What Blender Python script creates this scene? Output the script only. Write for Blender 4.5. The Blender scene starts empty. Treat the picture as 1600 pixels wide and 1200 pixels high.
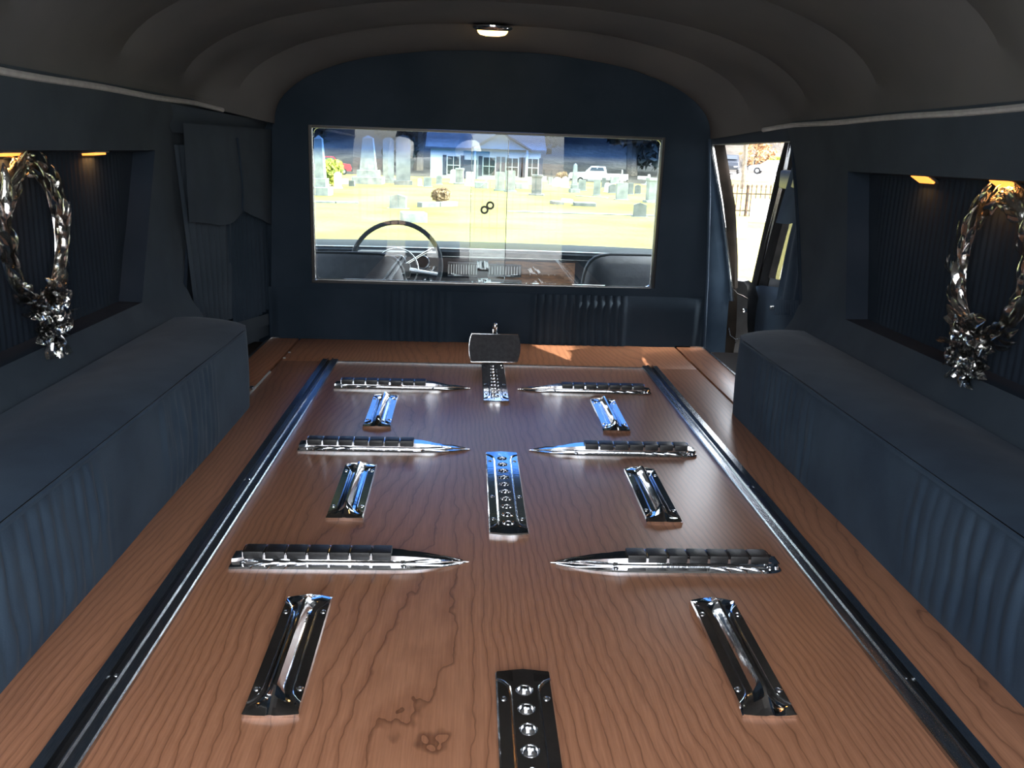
import bpy, bmesh, math, random
from mathutils import Vector, Matrix, noise
PI = math.pi
random.seed(7)
scn = bpy.context.scene
COL = scn.collection

# ------------------------------------------------------------------ camera
CAM = Vector((-.0589, 0, .5087)); YAW, PIT, ROL, FPX = .0538, .2638, -.0347, 1340.0
F = Vector((math.sin(YAW)*math.cos(PIT), math.cos(YAW)*math.cos(PIT), -math.sin(PIT)))
R0 = Vector((math.cos(YAW), -math.sin(YAW), 0)); U0 = R0.cross(F)
RR = R0*math.cos(ROL) - U0*math.sin(ROL); UU = R0*math.sin(ROL) + U0*math.cos(ROL)
cd = bpy.data.cameras.new('camera'); cam = bpy.data.objects.new('camera', cd); COL.objects.link(cam)
M = Matrix((RR, UU, -F)).transposed().to_4x4(); M.translation = CAM
cam.matrix_world = M
cd.sensor_width = 36; cd.lens = 36*FPX/1600; cd.clip_start = .02; cd.clip_end = 600
scn.camera = cam

def at(px, py, ax, v):
    """point of the photograph's sight line on the world plane ax = v"""
    d = RR*(px-800) - UU*(py-600) + F*FPX
    i = 'xyz'.index(ax)
    return CAM + d*((v-CAM[i])/d[i])

# ------------------------------------------------------------------ light
w = bpy.data.worlds.new('sky'); scn.world = w; w.use_nodes = True
nt = w.node_tree; bg = nt.nodes['Background']
sky = nt.nodes.new('ShaderNodeTexSky'); sky.sky_type = 'NISHITA'; sky.sun_disc = False
SUN = Vector((.85, .05, .80)).normalized()
sky.sun_elevation = math.asin(SUN.z); sky.sun_rotation = math.atan2(SUN.x, SUN.y)
sky.dust_density = 3.0; sky.air_density = 1.0
hs = nt.nodes.new('ShaderNodeHueSaturation'); hs.inputs['Saturation'].default_value = .32
nt.links.new(sky.outputs[0], hs.inputs['Color']); nt.links.new(hs.outputs[0], bg.inputs[0]); bg.inputs[1].default_value = 1.45
sd = bpy.data.lights.new('sun', 'SUN'); sd.energy = 7.5; sd.angle = math.radians(.6); sd.color = (1, .93, .82)
so = bpy.data.objects.new('sun', sd); COL.objects.link(so); so.rotation_euler = SUN.to_track_quat('Z', 'Y').to_euler()
vs = scn.view_settings; vs.view_transform = 'Standard'; vs.look = 'None'; vs.exposure = .82; vs.gamma = 1; vs.use_curve_mapping = False

def portal(name, loc, normal, sx, sy):
    l = bpy.data.lights.new(name, 'AREA'); l.shape = 'RECTANGLE'; l.size = sx; l.size_y = sy; l.cycles.is_portal = True
    o = bpy.data.objects.new(name, l); COL.objects.link(o); o.location = loc
    o.rotation_euler = (-Vector(normal)).to_track_quat('Z', 'Y').to_euler()
portal('rear_opening_portal', (0, -.12, .3), (0, 1, 0), 1.5, 1.5)

# ------------------------------------------------------------------ materials
def mat(name, base=(.5, .5, .5), rough=.5, metal=0, emit=None, es=0, sheen=0, coat=0, spec=.5):
    m = bpy.data.materials.new(name); m.use_nodes = True
    p = m.node_tree.nodes['Principled BSDF']
    p.inputs['Base Color'].default_value = (*base, 1); p.inputs['Roughness'].default_value = rough
    p.inputs['Metallic'].default_value = metal; p.inputs['Sheen Weight'].default_value = sheen
    p.inputs['Sheen Roughness'].default_value = .35
    p.inputs['Coat Weight'].default_value = coat; p.inputs['Specular IOR Level'].default_value = spec
    if emit:
        p.inputs['Emission Color'].default_value = (*emit, 1); p.inputs['Emission Strength'].default_value = es
    return m
def nodes(m): return m.node_tree.nodes, m.node_tree.links, m.node_tree.nodes['Principled BSDF']
def noisy(name, c1, c2, rough=.6, scale=20, metal=0, bump=.1, bscale=None, sheen=0, stretch=(1, 1, 1), spec=.5, detail=5, coord='Object', lo=.35, hi=.65, bdist=.002):
    m = mat(name, c1, rough, metal, sheen=sheen, spec=spec); N, L, p = nodes(m)
    tc = N.new('ShaderNodeTexCoord'); mp = N.new('ShaderNodeMapping'); mp.inputs['Scale'].default_value = stretch
    L.new(tc.outputs[coord], mp.inputs[0])
    n = N.new('ShaderNodeTexNoise'); n.inputs['Scale'].default_value = scale; n.inputs['Detail'].default_value = detail
    L.new(mp.outputs[0], n.inputs['Vector'])
    r = N.new('ShaderNodeValToRGB'); r.color_ramp.elements[0].color = (*c1, 1); r.color_ramp.elements[1].color = (*c2, 1)
    r.color_ramp.elements[0].position = lo; r.color_ramp.elements[1].position = hi
    L.new(n.outputs['Fac'], r.inputs[0]); L.new(r.outputs[0], p.inputs['Base Color'])
    if bump:
        n2 = N.new('ShaderNodeTexNoise'); n2.inputs['Scale'].default_value = bscale or scale*4; n2.inputs['Detail'].default_value = 3
        L.new(mp.outputs[0], n2.inputs['Vector'])
        b = N.new('ShaderNodeBump'); b.inputs['Strength'].default_value = bump; b.inputs['Distance'].default_value = bdist
        L.new(n2.outputs['Fac'], b.inputs['Height']); L.new(b.outputs[0], p.inputs['Normal'])
    return m

def wood_mat(name, loc=(0, 0, 0)):
    m = mat(name, (.3, .13, .06), .37, spec=1.0); N, L, p = nodes(m)
    tc = N.new('ShaderNodeTexCoord')
    mp = N.new('ShaderNodeMapping'); mp.inputs['Location'].default_value = loc; L.new(tc.outputs['Object'], mp.inputs[0])
    def nz(scale, detail, sc, rough=.5):
        q = N.new('ShaderNodeMapping'); q.inputs['Scale'].default_value = sc; L.new(mp.outputs[0], q.inputs[0])
        n = N.new('ShaderNodeTexNoise'); n.inputs['Scale'].default_value = scale; n.inputs['Detail'].default_value = detail; n.inputs['Roughness'].default_value = rough
        L.new(q.outputs[0], n.inputs['Vector']); return n.outputs['Fac']
    def mth(op, a, b):
        n = N.new('ShaderNodeMath'); n.operation = op
        for i, v in enumerate((a, b)):
            if hasattr(v, 'is_linked'): L.new(v, n.inputs[i])
            else: n.inputs[i].default_value = v
        return n.outputs[0]
    big = nz(1.0, 1.2, (2.9, .50, 1)); mid = nz(1.0, 3, (20, 11, 1))
    sep = N.new('ShaderNodeSeparateXYZ'); L.new(mp.outputs[0], sep.inputs[0])
    v = mth('ADD', mth('MULTIPLY', big, 34.0), mth('MULTIPLY', mid, 1.6))
    v = mth('ADD', v, mth('MULTIPLY', sep.outputs[0], 78.0))
    fr = mth('FRACT', v, 0)
    r = N.new('ShaderNodeValToRGB'); cr = r.color_ramp
    cr.elements[0].position = 0; cr.elements[0].color = (.165, .066, .031, 1)
    cr.elements[1].position = 1; cr.elements[1].color = (.33, .142, .072, 1)
    e = cr.elements.new(.10); e.color = (.375, .167, .086, 1)
    e = cr.elements.new(.6); e.color = (.42, .193, .102, 1)
    L.new(fr, r.inputs[0])
    fine = nz(1.0, 6, (420, 14, 1), .6)
    r2 = N.new('ShaderNodeValToRGB'); r2.color_ramp.elements[0].position = .3; r2.color_ramp.elements[0].color = (.80, .77, .75, 1)
    r2.color_ramp.elements[1].position = .66; r2.color_ramp.elements[1].color = (1.08, 1.08, 1.08, 1)
    L.new(fine, r2.inputs[0])
    mx = N.new('ShaderNodeMix'); mx.data_type = 'RGBA'; mx.blend_type = 'MULTIPLY'; mx.inputs[0].default_value = 1
    L.new(r.outputs[0], mx.inputs[6]); L.new(r2.outputs[0], mx.inputs[7]); L.new(mx.outputs[2], p.inputs['Base Color'])
    b = N.new('ShaderNodeBump'); b.inputs['Strength'].default_value = .06; b.inputs['Distance'].default_value = .001
    L.new(fine, b.inputs['Height']); L.new(b.outputs[0], p.inputs['Normal'])
    return m

def thin_glass(name, tint=(.93, .97, .96), refl=1.0, band=None):
    m = bpy.data.materials.new(name); m.use_nodes = True; N, L = m.node_tree.nodes, m.node_tree.links
    N.remove(N['Principled BSDF']); out = N['Material Output']
    t = N.new('ShaderNodeBsdfTransparent'); t.inputs[0].default_value = (*tint, 1)
    g = N.new('ShaderNodeBsdfGlossy'); g.inputs['Roughness'].default_value = 0.0; g.inputs[0].default_value = (.95, .97, 1, 1)
    f = N.new('ShaderNodeFresnel'); f.inputs[0].default_value = 1.5
    mu = N.new('ShaderNodeMath'); mu.operation = 'MULTIPLY'; mu.inputs[1].default_value = refl; L.new(f.outputs[0], mu.inputs[0])
    x = N.new('ShaderNodeMixShader'); L.new(mu.outputs[0], x.inputs[0]); L.new(t.outputs[0], x.inputs[1]); L.new(g.outputs[0], x.inputs[2])
    L.new(x.outputs[0], out.inputs[0])
    if band:   # sun-shade band dyed into the top of the windscreen
        tc = N.new('ShaderNodeTexCoord'); s = N.new('ShaderNodeSeparateXYZ'); L.new(tc.outputs['Object'], s.inputs[0])
        mr = N.new('ShaderNodeMapRange'); mr.inputs[1].default_value = band[0]; mr.inputs[2].default_value = band[1]; L.new(s.outputs[2], mr.inputs[0])
        r = N.new('ShaderNodeValToRGB'); cr = r.color_ramp
        cr.elements[0].color = (.74, .80, .78, 1); cr.elements[1].color = (.03, .09, .28, 1)
        e = cr.elements.new(.06); e.color = (.66, .76, .82, 1)
        e = cr.elements.new(.20); e.color = (.075, .17, .44, 1)
        e = cr.elements.new(.34); e.color = (.022, .050, .14, 1)
        L.new(mr.outputs[0], r.inputs[0]); L.new(r.outputs[0], t.inputs[0])
    return m

MT = {}
MT['wood'] = wood_mat('cherry_wood_laminate')
MT['wood2'] = wood_mat('cherry_wood_laminate_border', (.37, 3.1, 0))
MT['wood3'] = wood_mat('cherry_wood_laminate_strip', (.9, 7.3, 0))
MT['velour'] = noisy('blue_velour', (.025, .043, .069), (.038, .062, .093), .95, 9, bump=.25, bscale=420, sheen=.06, spec=.15, detail=4, bdist=.0008)
MT['velour_wall'] = noisy('dark_blue_velour', (.031, .043, .057), (.042, .056, .072), .95, 7, bump=.2, bscale=420, sheen=.04, spec=.12, detail=4, bdist=.0008)
MT['velour_part'] = noisy('navy_velour', (.017, .028, .042), (.024, .037, .054), .95, 7, bump=.2, bscale=420, sheen=.04, spec=.12, detail=4, bdist=.0008)
MT['headliner'] = noisy('grey_headliner_cloth', (.084, .086, .089), (.100, .100, .100), .95, 5, bump=.2, bscale=500, spec=.1, bdist=.0006)
MT['welt'] = noisy('grey_welt_cloth', (.30, .30, .30), (.36, .36, .36), .8, 60, bump=.2)
MT['chrome'] = noisy('chrome', (.80, .81, .82), (.86, .86, .86), .06, 90, metal=1, bump=.03, bscale=160)
MT['chrome2'] = noisy('worn_chrome', (.62, .64, .66), (.85, .86, .86), .16, 120, metal=1, bump=.08, bscale=260)
MT['silver'] = noisy('cast_silver', (.78, .79, .78), (.92, .91, .88), .13, 60, metal=1, bump=.35, bscale=90)
MT['alu'] = noisy('brushed_aluminium', (.34, .37, .40), (.58, .60, .62), .24, 60, metal=1, bump=.1, stretch=(30, 1, 30))
MT['rubber'] = noisy('black_rubber', (.010, .010, .010), (.02, .02, .02), .42, 90, bump=.15)
MT['black'] = noisy('black_plastic', (.008, .009, .010), (.016, .017, .019), .35, 40, bump=.05)
MT['groove'] = mat('dark_groove', (.012, .008, .006), .8)
MT['glass'] = thin_glass('clear_sliding_glass', (.90, .94, .93), .85)
MT['doorglass'] = thin_glass('door_glass', (.95, .97, .96), .8)
MT['windshield'] = thin_glass('windscreen_glass', refl=.0, band=(.43, .80))
MT['dash'] = noisy('dark_blue_dash_vinyl', (.010, .014, .018), (.016, .020, .026), .7, 40, bump=.2, spec=.08)
MT['reflection_brown'] = noisy('brown_reflection_tone', (.035, .016, .008), (.10, .045, .02), .4, 25, bump=.05, stretch=(1, 6, 6))
MT['seat'] = noisy('dark_seat_cloth', (.014, .020, .032), (.022, .030, .045), .7, 40, bump=.2)
MT['lamp'] = mat('warm_lamp_lens', (1, .8, .5), .3, emit=(1, .58, .18), es=4.5)
MT['bulb'] = mat('warm_bulb', (1, .9, .7), .3, emit=(1, .78, .45), es=30)
MT['lens'] = mat('amber_courtesy_lens', (.9, .4, .1), .25, emit=(1, .30, .05), es=1.3)
MT['felt'] = noisy('dark_grey_pad', (.035, .036, .040), (.05, .05, .055), .85, 120, bump=.3)
MT['grass'] = noisy('dry_winter_grass', (.125, .118, .036), (.22, .205, .070), .95, .55, bump=.5, bscale=9, detail=8, bdist=.05, spec=.1)
MT['stone'] = noisy('pale_granite', (.15, .165, .16), (.24, .255, .24), .8, 5, bump=.3, bscale=20, bdist=.01)
MT['stonedark'] = noisy('weathered_granite', (.09, .10, .10), (.17, .175, .17), .8, 4, bump=.3, bscale=20, bdist=.01)
MT['marble'] = noisy('white_marble', (.48, .49, .48), (.62, .62, .60), .7, 3, bump=.2, bdist=.01)
MT['road'] = noisy('pale_asphalt', (.30, .29, .28), (.38, .37, .36), .9, 2, bump=.2)
MT['rooflining'] = noisy('dark_blue_roof_lining', (.018, .022, .032), (.026, .030, .042), .9, 20)
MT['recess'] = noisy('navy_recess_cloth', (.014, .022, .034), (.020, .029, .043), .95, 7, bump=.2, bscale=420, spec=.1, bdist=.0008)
MT['seal'] = noisy('matt_black_seal', (.010, .010, .010), (.016, .015, .015), .95, 30, bump=.1, spec=.05)
MT['gravel'] = noisy('pale_gravel', (.30, .30, .29), (.48, .47, .45), .95, 6, bump=.6, bscale=60)
MT['leaf_litter'] = noisy('brown_leaf_litter', (.10, .055, .03), (.22, .13, .07), .95, 1.2, bump=.5, bscale=8, detail=8, bdist=.05)
MT['hill'] = noisy('shaded_wooded_hillside', (.022, .020, .018), (.06, .052, .04), .95, .35, bump=.5, detail=8, bdist=.3)
MT['bark'] = noisy('grey_bark', (.10, .08, .065), (.2, .165, .13), .9, 6, bump=.4)
MT['orange'] = noisy('russet_autumn_leaves', (.30, .15, .06), (.50, .31, .15), .9, 1.3, bump=0)
MT['darkleaf'] = noisy('dark_evergreen_leaves', (.02, .03, .022), (.06, .06, .045), .9, 1.3, bump=0)
MT['bushleaf'] = noisy('yellow_green_leaves', (.08, .14, .02), (.42, .40, .06), .8, 3, bump=0)
MT['brownleaf'] = noisy('brown_dry_stems', (.14, .09, .05), (.30, .21, .12), .9, 3, bump=0)
MT['iron'] = noisy('rusty_black_iron', (.02, .017, .015), (.09, .05, .03), .6, 12, metal=.4, bump=.2)
MT['siding'] = noisy('white_siding', (.45, .47, .49), (.54, .56, .58), .7, 1, bump=.3, bscale=14, stretch=(.05, .05, 1), bdist=.02)
MT['roof'] = noisy('grey_shingles', (.10, .105, .11), (.17, .17, .18), .9, 4, bump=.3)
MT['brick'] = noisy('red_brick', (.22, .09, .06), (.34, .16, .11), .9, 6, bump=.3)
MT['winglass'] = mat('dark_window_glass', (.03, .04, .05), .1)
MT['shutter'] = noisy('dark_shutter_paint', (.02, .03, .05), (.03, .04, .07), .5, 10)
MT['plaster'] = noisy('dark_door_jamb_paint', (.03, .034, .04), (.05, .055, .065), .35, 14, bump=.1)
MT['jamb'] = noisy('worn_brown_jamb_metal', (.012, .010, .008), (.028, .021, .016), .6, 14, bump=.1, spec=.12)
for k, c in dict(red=(.35, .015, .02), white=(.75, .77, .8), darkpaint=(.02, .025, .035), silverpaint=(.45, .48, .52)).items():
    MT[k] = noisy(k+'_car_paint', c, tuple(v*1.1 for v in c), .25, 3, bump=0)
MT['tyre'] = noisy('tyre_rubber', (.012, .012, .012), (.02, .02, .02), .8, 20)

# ------------------------------------------------------------------ helpers
def tag(o, label=None, cat=None, group=None, kind=None):
    if label: o['label'] = label
    if cat: o['category'] = cat
    if group: o['group'] = group
    if kind: o['kind'] = kind
    return o
def empty(name, loc=(0, 0, 0), rz=0):
    o = bpy.data.objects.new(name, None); COL.objects.link(o); o.location = loc; o.rotation_euler = (0, 0, rz); o.empty_display_size = .05
    return o
def obj(name, bm, m, parent=None, smooth=True, angle=40):
    me = bpy.data.meshes.new(name); bmesh.ops.recalc_face_normals(bm, faces=bm.faces[:]) if bm.faces else None
    bm.to_mesh(me); bm.free()
    me.materials.append(MT[m] if isinstance(m, str) else m)
    if smooth:
        me.polygons.foreach_set('use_smooth', [True]*len(me.polygons)); me.set_sharp_from_angle(angle=math.radians(angle))
    o = bpy.data.objects.new(name, me); COL.objects.link(o)
    if parent: o.parent = parent
    return o
def copy_tree(o, parent=None):
    c = o.copy(); COL.objects.link(c); c.parent = parent
    for ch in list(o.children): copy_tree(ch, c)
    return c
def box(bm, c, s, rot=None, bev=0):
    r = bmesh.ops.create_cube(bm, size=1); vs_ = r['verts']
    bmesh.ops.scale(bm, vec=s, verts=vs_)
    if bev:
        es = list({e for v in vs_ for e in v.link_edges})
        rb = bmesh.ops.bevel(bm, geom=es, offset=bev, segments=2, affect='EDGES', profile=.6)
        vs_ = list({v for f in rb['faces'] for v in f.verts} | {v for v in vs_ if v.is_valid})
    if rot is not None: bmesh.ops.rotate(bm, cent=(0, 0, 0), matrix=rot, verts=vs_)
    bmesh.ops.translate(bm, vec=c, verts=vs_)
    return vs_
def B(*boxes):
    bm = bmesh.new()
    for b in boxes: box(bm, *b)
    return bm
def grid(bm, pts, closed_u=False, closed_v=False):
    V = [[bm.verts.new(p) for p in row] for row in pts]
    nu, nv = len(V), len(V[0])
    for i in range(nu if closed_u else nu-1):
        for j in range(nv if closed_v else nv-1):
            a, b, c, d = V[i][j], V[(i+1) % nu][j], V[(i+1) % nu][(j+1) % nv], V[i][(j+1) % nv]
            try: bm.faces.new((a, b, c, d))
            except ValueError: pass
    return V
def tube(bm, pts, r, n=8, cap=True, closed=False):
    pts = [Vector(p) for p in pts]; rows = []; N = len(pts)
    rs = r if hasattr(r, '__len__') else [r]*N
    prev = None
    for i, p in enumerate(pts):
        if closed: t = (pts[(i+1) % N]-pts[i-1]).normalized()
        else: t = (pts[min(i+1, N-1)]-pts[max(i-1, 0)]).normalized()
        if prev is None:
            a = Vector((0, 0, 1)) if abs(t.z) < .9 else Vector((1, 0, 0)); a = (a-t*a.dot(t)).normalized()
        else: a = (prev-t*prev.dot(t)).normalized()
        prev = a; b = t.cross(a)
        rows.append([p+(a*math.cos(k*2*PI/n)+b*math.sin(k*2*PI/n))*rs[i] for k in range(n)])
    V = grid(bm, rows, closed_u=closed, closed_v=True)
    if cap and not closed:
        bm.faces.new(V[0]); bm.faces.new(V[-1][::-1])
    return V
def T(pts, r, n=8, closed=False):
    bm = bmesh.new(); tube(bm, pts, r, n, True, closed); return bm
def prism(bm, outline, z0, z1, M4=None, bev=0):
    """outline: xy points, extruded z0..z1"""
    a = [bm.verts.new((x, y, z0)) for x, y in outline]; b = [bm.verts.new((x, y, z1)) for x, y in outline]
    n = len(a); fs = [bm.faces.new(a[::-1]), bm.faces.new(b)]
    for i in range(n): fs.append(bm.faces.new((a[i], a[(i+1) % n], b[(i+1) % n], b[i])))
    vs_ = a+b
    if bev:
        es = list(fs[1].edges)
        rb = bmesh.ops.bevel(bm, geom=es, offset=bev, segments=2, affect='EDGES', profile=.6)
        vs_ = list({v for f in rb['faces'] for v in f.verts} | {v for v in vs_ if v.is_valid})
    if M4 is not None: bmesh.ops.transform(bm, matrix=M4, verts=vs_)
    return vs_
def lathe(bm, prof, n=24, M4=None):
    rows = [[Vector((r*math.cos(k*2*PI/n), r*math.sin(k*2*PI/n), z)) for k in range(n)] for r, z in prof]
    V = grid(bm, rows, closed_v=True)
    for row in (V[0], V[-1]):
        try: bm.faces.new(row)
        except ValueError: pass
    if M4 is not None: bmesh.ops.transform(bm, matrix=M4, verts=[v for r in V for v in r])
def sm(a, b, x):
    t = max(0, min(1, (x-a)/(b-a))); return t*t*(3-2*t)
def lerp(a, b, t): return a+(b-a)*t
def nz(*p): return noise.noise(Vector(p))

# ================================================================== THE INTERIOR SHELL
# outer shell behind the walls, below the deck and round the cab
def panel(name, pts, m, thick=None, parent=None, kind='structure'):
    bm = bmesh.new(); bm.faces.new([bm.verts.new(p) for p in pts])
    if thick: 
        r_ = bmesh.ops.extrude_face_region(bm, geom=bm.faces[:]); bmesh.ops.translate(bm, vec=thick, verts=[g for g in r_['geom'] if isinstance(g, bmesh.types.BMVert)])
    o = obj(name, bm, m, parent, smooth=False)
    if kind and not parent: o['kind'] = kind
    return o

# ---- deck (the floor of the compartment)
Y0, Y1 = .28, 2.31
floor = obj('floor', B(((0, (Y0+Y1)/2, -.03), (1.40, Y1-Y0, .036))), 'groove'); tag(floor, kind='structure')
# centre board between the rails, border boards, side strips; narrow dark joints between them
obj('centre_board', B(((0, (Y0+2.052)/2, -.005), (.752, 2.052-Y0, .010), None, .0008)), 'wood', floor)
obj('border_board', B(((0, (2.058+Y1)/2, -.005), (1.028, Y1-2.058, .010), None, .0008)), 'wood2', floor)
for s in (-1, 1):
    obj('border_board', B(((s*.4645, (Y0+2.0575)/2, -.005), (.099, 2.0575-Y0, .010), None, .0008)), 'wood2', floor)
    obj('side_strip', B(((s*.557, (1.70+Y1)/2, -.005), (.074, Y1-1.70, .010), None, .0008)), 'wood3', floor)
    bm = bmesh.new(); box(bm, (s*.5965, 2.0, -.004), (.006, .62, .012)); obj('edge_strip', bm, 'alu', floor)
bm = B(((.557, Y1+.003, -.003), (.08, .006, .012)), ((-.557, Y1+.003, -.003), (.08, .005, .010))); obj('edge_strip', bm, 'alu', floor)
obj('edge_strip', B(((0, 2.055, -.001), (.755, .0050, .006))), 'alu', floor)
bm = bmesh.new()
for k in range(22):
    y = 1.70+k*.0115; box(bm, (-.5150, y, .0008), (.005, .004, .003))
for y in (2.08, 2.14): box(bm, (-.5110, y, .0008), (.006, .005, .003))
o = obj('staple_row', bm, 'welt', floor); o['kind'] = 'stuff'; o['label'] = 'row of small bright staples along the left joint'
bm = B(((-.519, 1.79, .003), (.008, .012, .008), None, .001)); obj('hinge_pin', bm, 'chrome2', floor)

# ---- rails
def rail(s):
    root = empty('casket_rail', (s*.395, 1.17, 0))
    tag(root, '%s long grooved metal rail set in the wood deck, running from front to back' % ('left' if s < 0 else 'right'), 'rail', 'grooved deck rails')
    h = .0055; y0, y1 = Y0-1.17, 2.062-1.17
    for q in (-1, 1):
        prof = [(q*.0200, 0), (q*.0194, h*.7), (q*.0180, h), (q*.0075, h), (q*.0062, h+.0028), (q*.0047, h+.0028), (q*.0042, 0)]
        bm = bmesh.new(); V = grid(bm, [[(x, y, z) for x, z in prof] for y in (y0, y1)])
        bm.faces.new(V[0]); bm.faces.new(V[1][::-1])
        obj('flange', bm, 'alu', root, angle=25)
    obj('rubber_insert', B(((0, (y0+y1)/2, .0012), (.0088, y1-y0, .0022))), 'rubber', root)
    for y in (-.42, .1, .62):
        bm = bmesh.new(); lathe(bm, [(.0001, h+.0012), (.0022, h+.0010), (.0026, h)], 10, Matrix.Translation((0, y, -.0028))); obj('screw', bm, 'chrome2', root)
rail(-1); rail(1)

# ---- screws
scr_bm = bmesh.new(); lathe(scr_bm, [(.0034, 0), (.0034, .0006), (.0026, .0014), (.0012, .0016), (.0010, .0009), (.0001, .0009)], 12)
scr_me = bpy.data.meshes.new('screw'); bmesh.ops.recalc_face_normals(scr_bm, faces=scr_bm.faces[:]); scr_bm.to_mesh(scr_me); scr_bm.free(); scr_me.materials.append(MT['chrome2'])
def screw(root, x, y, z):
    o = bpy.data.objects.new('screw', scr_me); COL.objects.link(o); o.parent = root; o.location = (x, y, z); return o

# ---- skid strips with a pointed tip (long axis = local x, tip at x = 0, blunt end at x = L)
def spear():
    L = .296; W = .0268; root = empty('casket_skid')
    bm = bmesh.new(); rows = []
    us = [0, .004, .010, .018, .028, .040, .054, .070, .085, .095, .105, .14, .18, .22, .26, .275, .284, .290, .294, .296]
    for u in us:
        w_ = W*(1-(1-min(u/.088, 1))**1.75) if u < .088 else W
        wy = w_
        if u > .275: wy = w_*math.sqrt(max(0, 1-((u-.275)/.0212)**2)*.55+.45)
        t = sm(.0, .09, u); e = sm(.296, .282, u)
        hb = .0046*lerp(.35, 1, t)*lerp(.85, 1, e); hc = .0140*lerp(.12, 1, sm(0, .10, u))*lerp(.6, 1, sm(.296, .262, u))
        k = lerp(.02, .40, sm(.01, .10, u)); k2 = min(k+.035, .9)
        rows.append([(u, -w_, 0), (u, -w_, hb*.55), (u, -w_*.94, hb), (u, -w_*k2-w_*.02, hb*1.0), (u, -w_*k2, hb+.0004), (u, -w_*k, hc),
                     (u, w_*k, hc), (u, wy*k2, hb+.0004), (u, wy*k2+wy*.02, hb), (u, wy*.94, hb), (u, wy, hb*.55), (u, wy, 0)])
    V = grid(bm, rows); bm.faces.new(V[-1][::-1])
    obj('plate', bm, 'chrome', root, angle=16)
    # seven rubber pads on the top
    for i in range(7):
        x0, x1 = .098+i*.0265, .098+(i+1)*.0265-.0022
        bm = bmesh.new(); box(bm, ((x0+x1)/2, 0, .0130), (x1-x0, .0235, .0110), None, .0020); obj('rubber_pad', bm, 'rubber', root)
        obj('pad_rib', T([(x1+.0011, -.0112, .0085), (x1+.0011, -.0104, .0165), (x1+.0011, .0, .0180), (x1+.0011, .010, .0170)], .0007, 5), 'chrome2', root)
    # bright bead along both sides, flaring out near the blunt end
    for q in (-1, 1):
        pts = [(.008, 0.0006*q, .0030), (.03, q*.0070, .0052), (.06, q*.0118, .0052), (.09, q*.0134, .0052), (.15, q*.0136, .0052), (.24, q*.0136, .0052), (.258, q*.0155, .0052), (.272, q*.0235, .0048)]
        obj('bead', T(pts, .0011, 6), 'chrome2', root)
        for i in range(3):
            x = .222+i*.021
            obj('claw_ridge', T([(x-.018, q*.0160, .0048), (x-.008, q*.0180, .0050), (x+.004, q*.0245, .0048), (x+.006, q*.0268, .0030)], [.0004, .0010, .0013, .0012], 6), 'chrome2', root)
    screw(root, .281, -.0175, .0050); screw(root, .082, -.0190, .0050); screw(root, .082, .0190, .0050); screw(root, .281, .0165, .0050)
    return root
sp0 = spear(); first = True
rown = {0: 'nearest the camera', 1: 'in the middle row', 2: 'in the row by the partition'}
for i, y in enumerate((1.000, 1.430, 1.832)):
    for s in (-1, 1):
        if first: o = sp0; first = False
        else: o = copy_tree(sp0)
        o.location = (s*.052, y, 0); o.rotation_euler = (0, 0, 0 if s > 0 else PI)
        tag(o, '%s pointed chrome skid strip with black rubber pads, %s' % ('left' if s < 0 else 'right', rown[i]), 'skid strip', 'pointed chrome skid strips on the deck')
        if s < 0: o.scale = (1, -1, 1)

# ---- ridged guide plates (long axis = local y)
def guide():
    L, W = .213, .0262; root = empty('guide_plate'); bm = bmesh.new(); rows = []
    n = 26
    for i in range(n+1):
        t = i/n; y = (t-.5)*L; d = min(t, 1-t)*L
        e = sm(0, .030, d)                   # 0 at the ends, 1 in the body
        hr = lerp(.0065, .0185, sm(.002, .026, d)); g = lerp(W*.93, .0128, sm(.0, .032, d)); f = .0058*lerp(.75, 1, sm(0, .006, d))
        cur = .004*(1-sm(0, .02, d))
        row = []
        for x, z in [(-W, 0), (-W, f*.6), (-W*.95, f), (-g-.0016, f), (-g, f-.0016*e), (-g*.62, f+.0008), (-.0042, lerp(f, hr, .62)), (-.0014, hr), (.0014, hr),
                     (.0042, lerp(f, hr, .62)), (g*.62, f+.0008), (g, f-.0016*e), (g+.0016, f), (W*.95, f), (W, f*.6), (W, 0)]:
            yy = y + math.copysign(1, y)*(.0045*(1-(x/W)**2))*(1-e)
            row.append((x, yy, z))
        rows.append(row)
    V = grid(bm, rows); bm.faces.new(V[0]); bm.faces.new(V[-1][::-1])
    obj('plate', bm, 'chrome', root, angle=18)
    for q in (-1, 1):
        pts = [(q*.0250, -L/2+.014, .006), (q*.0205, -L/2+.019, .0064), (q*.0155, -L/2+.027, .0064), (q*.0140, -L/2+.036, .0064), (q*.0136, 0, .0064), (q*.0140, L/2-.036, .0064), (q*.0155, L/2-.027, .0064), (q*.0205, L/2-.019, .0064), (q*.0250, L/2-.014, .006)]
        obj('bead', T(pts, .0010, 6), 'chrome2', root)
        for y in (-.070, .072): screw(root, q*.0205, y, .0056)
    return root
g0 = guide(); first = True
for i, (y, xx) in enumerate(((.795, .2345), (1.232, .2295), (1.648, .2285))):
    for s in (-1, 1):
        if first: o = g0; first = False
        else: o = copy_tree(g0)
        o.location = (s*xx, y, 0); o.rotation_euler = (0, 0, s*(-.012))
        tag(o, '%s narrow chrome guide plate with a centre ridge, %s' % ('left' if s < 0 else 'right', rown[i]), 'guide plate', 'ridged chrome guide plates on the deck')

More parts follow.
